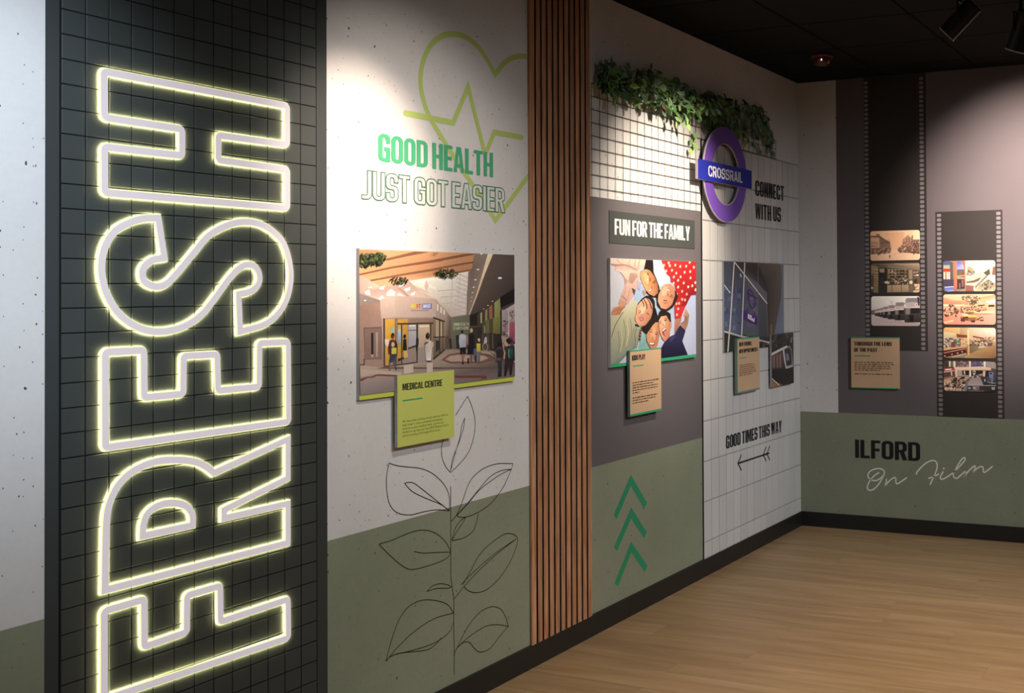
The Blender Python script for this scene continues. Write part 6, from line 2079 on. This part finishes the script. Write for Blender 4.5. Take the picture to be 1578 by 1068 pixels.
    q.line([(740, 692), (1420, 700)], 14, (190, 178, 174))
    q.poly([(850, 720), (1010, 715), (1000, 800), (860, 800)], (150, 140, 140))
    q.dabs((860, 730, 1000, 790), 14, [(200, 190, 186), (110, 100, 102)], 18, 7)
    q.poly([(1310, 735), (1390, 735), (1385, 800), (1320, 800)], (190, 184, 186))
    q.poly([(1340, 735), (1352, 735), (1352, 800), (1342, 800)], (80, 76, 80))
    q.ell(770, 760, 30, 20, (206, 200, 210))
    q.line([(750, 825), (1130, 830)], 12, (150, 136, 134))


for root, quad, fn, lab in (
        (fs1, [(223, 115), (463, 107), (464, 250), (225, 260)], street, 'sepia photograph of an old shopping street'),
        (fs1, [(226, 271), (463, 267), (465, 410), (228, 412)], shop, 'brown photograph of a shop interior with goods'),
        (fs1, [(227, 430), (463, 427), (465, 570), (229, 574)], buses, 'grey photograph of a row of buses'),
        (fs2, [(575, 260), (828, 253), (829, 402), (577, 407)], arcade, 'colour photograph of escalators and orange columns'),
        (fs2, [(576, 422), (829, 416), (831, 565), (578, 567)], cafe, 'orange photograph of a food hall with round tables'),
        (fs2, [(577, 583), (831, 578), (832, 727), (579, 728)], store, 'yellow photograph of a shop floor with counters'),
        (fs2, [(578, 745), (831, 741), (833, 890), (580, 888)], mall, 'dark photograph of a busy mall seen from above')):
    q = film_frame(root, quad, 1.3 if root is fs1 else 1.1, lab)
    fn(q)
    q.done('film_frame', root, lab)
# ================================================================== WIRE TRELLIS AND GARLAND
vr = [2.479, 2.4205, 2.361, 2.301, 2.242, 2.183, 2.124, 2.066, 2.007]
ul = U_SR + 0.012
um = U_T - 0.002
ue = ux(1194.6, 225)
tre = empty('wire_trellis', LW.P((ul + ue) / 2, V_P, 0), 'black square wire grid on white concrete above the purple panel', 'trellis')
WT = 0.0031
hm = {}


def wire(name, u0, v0, u1, v1, d0, d1):
    mb = MB()
    mb.slab(LW, [(u0, v0), (u1, v0), (u1, v1), (u0, v1)], d0, d1)
    return obj(name, mb, M['wire'], tre)


for i, v in enumerate(vr):
    wire('horizontal_wire', ul - 0.006, v - WT / 2, (ue if i <= 2 else um) + 0.002, v + WT / 2, 0.0052, 0.0064)
PU = (um - ul) / 16
k = 0
u = ul
while u < ue + 0.02:
    uu = min(u, ue)
    low = V_P if u <= um + 0.01 else vr[2]
    if abs(u - ue) < 0.03:
        uu = ue
    wire('vertical_wire', uu - WT * 0.42, low, uu + WT * 0.42, vr[0], 0.0040, 0.0051)
    if uu == ue:
        break
    u += PU

# garland
rnd = random.Random(21)
top = [(919, 100), (928, 96), (940, 90), (950, 100), (965, 98), (980, 108), (1000, 103), (1012, 112), (1025, 108), (1040, 120), (1055, 130), (1075, 140), (1090, 148), (1110, 147), (1125, 155), (1140, 152), (1158, 163), (1172, 166), (1183, 180), (1190, 205), (1192, 218)]
bot = [(919, 128), (930, 138), (945, 146), (960, 148), (975, 154), (990, 158), (1005, 164), (1020, 168), (1035, 174), (1050, 180), (1065, 178), (1078, 184), (1095, 192), (1110, 200), (1125, 207), (1140, 212), (1155, 208), (1168, 212), (1180, 220), (1188, 224), (1192, 226)]


def curve_y(c, x):
    for a, b in zip(c, c[1:]):
        if a[0] <= x <= b[0]:
            return a[1] + (b[1] - a[1]) * (x - a[0]) / (b[0] - a[0])
    return c[-1][1]


shapes = []
for w_, fold, bend in ((0.62, 0.10, 0.10), (0.52, 0.16, 0.18), (0.7, 0.07, 0.05), (0.44, 0.12, 0.22), (0.58, 0.14, -0.08)):
    mb = MB()
    rows_ = [(0.0, 0.02), (0.12, 0.30), (0.34, 0.5), (0.6, 0.44), (0.83, 0.22), (1.0, 0.0)]
    pts = []
    for y, hw in rows_:
        zb = -bend * (y ** 2)
        pts.append(((-hw * w_, zb - fold * hw, -y), (0, zb, -y), (hw * w_, zb - fold * hw, -y)))
    for a, b in zip(pts, pts[1:]):
        mb.face([a[0], b[0], b[1], a[1]])
        mb.face([a[1], b[1], b[2], a[2]])
    mb.face([(-.02, 0, 0.22), (.02, 0, 0.22), (.02, 0, 0), (-.02, 0, 0)])
    shapes.append(mb)
greens = [('leaf_dark', (0.04, 0.10, 0.036)), ('leaf_mid', (0.105, 0.225, 0.075)), ('leaf_grey', (0.15, 0.245, 0.155)), ('leaf_light', (0.19, 0.35, 0.105)), ('leaf_backlit_lime', (0.33, 0.52, 0.12)), ('leaf_brown', (0.12, 0.07, 0.03))]  # lime tone puts the light on back-lit leaves into their colour
gm = [mottled(nm, c_, 0.5, 0.15, 25, 0.35) for nm, c_ in greens]
lm = [[make_mesh('leaf', s_.v, s_, g_) for s_ in shapes] for g_ in gm]
ug0, ug1 = ux(919, 110, 0.05), ux(1192, 215, 0.05)
gar = empty('leaf_garland', LW.P((ug0 + ug1) / 2, 2.36, 0.0), 'long bushy garland of green leaves hung along top of wire grid', 'garland')
leaves = []
for i in range(900):
    x = 919 + 272 * rnd.random() if i < 720 else 1082 + 110 * rnd.random()
    t_, b_ = curve_y(top, x), curve_y(bot, x)
    y = t_ + (b_ - t_) * rnd.random() ** 0.9 - 2
    q = rnd.random()
    d = 0.02 + 0.10 * rnd.random() * (1 - abs((y - t_) / (b_ - t_ + 1) - .5))
    g = 0 if q < .18 else 1 if q < .52 else 2 if q < .78 else 3 if q < .94 else 4 if q < .985 else 5
    if x > 1110 and g >= 3:
        g = rnd.choice((0, 1, 2))
    near_ring = x > 1078 and y > 172
    if near_ring:
        leaves.append((x, y, 0.016, rnd.uniform(0.032, 0.044), g, (rnd.gauss(-0.05, 0.12), rnd.gauss(0, 0.75), rnd.gauss(0, 0.14))))
        continue
    leaves.append((x, y, d, rnd.uniform(0.036, 0.056), g, (rnd.gauss(-0.25, 0.45), rnd.gauss(0, 0.75), rnd.gauss(0, 0.6))))
hang = [(946, 146, 4), (948, 152, 4), (943, 142, 3), (985, 152, 4), (983, 158, 4), (975, 150, 3), (1008, 162, 5), (1019, 168, 5), (1022, 166, 2), (1040, 180, 3), (1042, 186, 4), (1057, 180, 4), (1054, 187, 3), (1059, 190, 4), (1056, 178, 3), (1084, 192, 0), (1098, 192, 0), (1101, 196, 0), (1087, 195, 1), (1146, 205, 1), (1152, 212, 1), (1150, 218, 3), (1070, 203, 3), (1072, 209, 4), (1066, 214, 3), (1071, 219, 4), (1063, 228, 4), (1068, 224, 3), (1163, 221, 1), (1169, 224, 3), (1171, 230, 1), (1160, 219, 0), (1185, 222, 0), (1183, 228, 1), (1190, 231, 1), (1192, 234, 2), (1186, 226, 0), (941, 100, 1), (935, 104, 0), (1002, 108, 5), (1172, 172, 1)]
for x, y, g in hang:
    leaves.append((x, y, 0.07 if y < 200 and x < 1062 else 0.018, rnd.uniform(0.036, 0.048), g, (rnd.gauss(-0.06, 0.12), rnd.gauss(0, 0.4) + (PI if (x, y) in ((941, 100), (935, 104), (1002, 108), (1172, 172)) else 0), rnd.gauss(0, 0.2))))
leaves.sort(key=lambda l: -l[2])
mass = [MB() for _ in range(6)]
for n_, (x, y, d, s_, g, rot) in enumerate(leaves):
    u, v = LW.uv(x, y, d)
    p = LW.P(u, v, d)
    me = lm[g][2 if d < 0.02 else n_ % 5]
    back = max((Euler(rot).to_matrix() @ vt.co).y * s_ for vt in me.vertices)
    p.y = min(p.y, -0.0085 - back)
    p.x = max(p.x, U_SR + 0.012 + s_ * max(-(Euler(rot).to_matrix() @ vt.co).x for vt in me.vertices))
    if n_ < 300:
        inst('leaf', me, p, gar, rot, (s_, s_, s_))
    else:
        Mx = Matrix.Translation(p) @ Euler(rot).to_matrix().to_4x4() @ Matrix.Scale(s_, 4)
        mb = mass[0]
        b = len(mb.v)
        mb.v += [Mx @ vt.co for vt in me.vertices]
        for pl in me.polygons:
            mb.f.append(tuple(b + i for i in pl.vertices))
            mb.m.append(g)
obj('leaf_mass', mass[0], gm, gar, kind='stuff')
for dy, dd in ((0.35, 0.03), (0.55, 0.05), (0.75, 0.03)):
    mb = MB()
    prev = None
    for i in range(24):
        x = 922 + 160 * i / 23
        t_, b_ = curve_y(top, x), curve_y(bot, x)
        y = t_ + (b_ - t_) * (dy + 0.1 * math.sin(i * 1.7 + dy * 9))
        d = dd + 0.012 * math.sin(i * 1.1)
        p = LW.P(*LW.uv(x, y, d), d)
        if prev is not None:
            mb.cyl(prev, p, 0.003, None, 6, False)
        prev = p
    obj('vine', mb, M['stem'], gar, 'thin brown stem')
for ch in ([(1076, 188), (1072, 196), (1071, 205), (1068, 214), (1070, 222), (1064, 230)], [(1150, 195), (1150, 205), (1151, 214), (1151, 222)], [(1160, 200), (1162, 214), (1166, 222), (1170, 232)], [(1182, 205), (1184, 216), (1186, 226), (1191, 235)]):
    mb = MB()
    for a, b in zip(ch, ch[1:]):
        mb.cyl(LW.P(*LW.uv(*a, 0.013), 0.013), LW.P(*LW.uv(*b, 0.013), 0.013), 0.0016, None, 6, False)
    obj('vine', mb, M['stem'], gar, 'thin brown stem')


# ================================================================== CEILING FITTINGS
def spot_head(pivot, aim, label, track_z):
    """black track spotlight: cylindrical head in a yoke, hung from an adapter on the track"""
    pivot = Vector(pivot)
    ax = Vector(aim).normalized()
    root = empty('track_spotlight', (pivot.x, pivot.y, track_z), label, 'spotlight', 'spotlights on the ceiling track')
    R_, Lh = 0.041, 0.172
    Q = ax.to_track_quat('-Z', 'Y').to_matrix().to_4x4()
    T = Matrix.Translation(pivot) @ Q
    mb = MB()
    z0, z1 = Lh * 0.5, -Lh * 0.5
    mb.lathe((0, 0, 0), [(0.0001, z0), (R_ * 0.9, z0), (R_, z0 - 0.006), (R_, z1), (R_ - 0.003, z1), (R_ - 0.004, z1 + 0.03), (0.0001, z1 + 0.03)], 28, 0, T)
    obj('body', mb, M['metal_black'], root, smooth=False)
    mb = MB()
    mb.lathe((0, 0, 0), [(R_ + 0.0006, z1 + 0.004), (R_ + 0.001, z1 - 0.001), (R_ - 0.003, z1 - 0.001), (R_ - 0.003, z1 + 0.004)], 28, 0, T)
    obj('rim', mb, M['metal_rim'], root, 'worn metal front rim')
    mb = MB()
    mb.lathe((0, 0, 0), [(R_ - 0.005, z1 + 0.024), (R_ * 0.6, z1 + 0.020), (0.0001, z1 + 0.018)], 24, 0, T)
    obj('lens', mb, M['lens'], root, 'pale glass lens')
    # yoke
    side = Vector((-ax.y, ax.x, 0))
    side = side.normalized() if side.length > 0.01 else Vector((1, 0, 0))
    mb = MB()
    topz = pivot.z + 0.075
    for s_ in (-1, 1):
        p0 = pivot + side * (R_ + 0.004) * s_
        p1 = Vector((p0.x, p0.y, topz))
        mb.cyl(p0, p1, 0.0045, None, 8)
        mb.cyl(p0 - side * 0.006 * s_, p0 + side * 0.004 * s_, 0.009, None, 12)
    mb.cyl(pivot + side * (R_ + 0.007) + Vector((0, 0, topz - pivot.z)), pivot - side * (R_ + 0.007) + Vector((0, 0, topz - pivot.z)), 0.0045, None, 8)
    obj('yoke', mb, M['metal_black'], root)
    mb = MB()
    mb.cyl((pivot.x, pivot.y, topz - 0.003), (pivot.x, pivot.y, track_z - 0.02), 0.008, None, 10)
    obj('stem', mb, M['metal_black'], root)
    mb = MB()
    mb.box((pivot.x - 0.017, pivot.y - 0.05, track_z - 0.024), (pivot.x + 0.017, pivot.y + 0.05, track_z - 0.0005))
    obj('track_adapter', mb, M['metal_black'], root)
    return root


P1 = at(1480, 30, z=2.70)
TRX = P1.x
TRZ = 2.86
aim1 = (-0.69 * RIGHT - 0.72 * UP + 0.30 * _f)
spot_head(P1, aim1, 'black track spotlight tilted down to the left, nearest the wall corner', TRZ)
P2 = at(1573, 48, x=TRX)
aim2 = (-0.26 * RIGHT - 0.95 * UP + 0.32 * _f)
spot_head(P2, aim2, 'black track spotlight at the right picture edge, pointing steeply down', TRZ)
tr = empty('lighting_track', (TRX, P1.y - 1.4, HT), 'black lighting track on the black ceiling carrying two spotlights', 'lighting track')
mb = MB()
ya, yb = P1.y - 3.0, P1.y + 0.12
mb.box((TRX - 0.018, ya, TRZ + 0.006), (TRX - 0.012, yb, HT))
mb.box((TRX + 0.012, ya, TRZ + 0.006), (TRX + 0.018, yb, HT))
mb.box((TRX - 0.018, ya, HT - 0.006), (TRX + 0.018, yb, HT))
mb.box((TRX - 0.018, ya, TRZ), (TRX - 0.008, yb, TRZ + 0.006))
mb.box((TRX + 0.008, ya, TRZ), (TRX + 0.018, yb, TRZ + 0.006))
obj('rail', mb, M['metal_black'], tr)
mb = MB()
mb.box((TRX - 0.019, yb, TRZ - 0.001), (TRX + 0.019, yb + 0.012, HT))
obj('end_cap', mb, M['metal_black'], tr)

# sounder beacon
pd = at(1267, 84, z=HT)
det = empty('alarm_beacon', (pd.x, pd.y, HT), 'dark red round alarm beacon on the black ceiling near corner', 'alarm')
mb = MB()
mb.lathe((pd.x, pd.y, 0), [(0.0001, HT), (0.062, HT), (0.064, HT - 0.014), (0.054, HT - 0.022), (0.0001, HT - 0.022)], 28)
obj('base', mb, M['red_dark'], det)
mb = MB()
mb.lathe((pd.x, pd.y, 0), [(0.052, HT - 0.022), (0.050, HT - 0.040), (0.043, HT - 0.058), (0.034, HT - 0.062), (0.0001, HT - 0.063)], 28)
obj('dome', mb, M['red_dome'], det, smooth=True)
mb = MB()
qd = (EYE - Vector((pd.x, pd.y, HT))).normalized()
sd = Vector((-qd.y, qd.x, 0)).normalized()
flat = Vector((qd.x, qd.y, 0)).normalized()
pI = Vector((pd.x, pd.y, HT - 0.040)) + (flat * 0.97 - sd * 0.08).normalized() * 0.0515
mb.lathe(pI, [(0.0001, 0.006), (0.004, 0.003), (0.004, -0.003), (0.0001, -0.006)], 10)
obj('indicator', mb, M['indicator'], det, 'small white indicator light')
mb = MB()
for k in range(10):
    a = 2 * PI * k / 10
    p = Vector((pd.x + 0.0595 * math.cos(a), pd.y + 0.0595 * math.sin(a), HT - 0.020))
    mb.cyl(p, p + Vector((0, 0, 0.010)), 0.0045, None, 8)
obj('lug', mb, M['amber'], det)
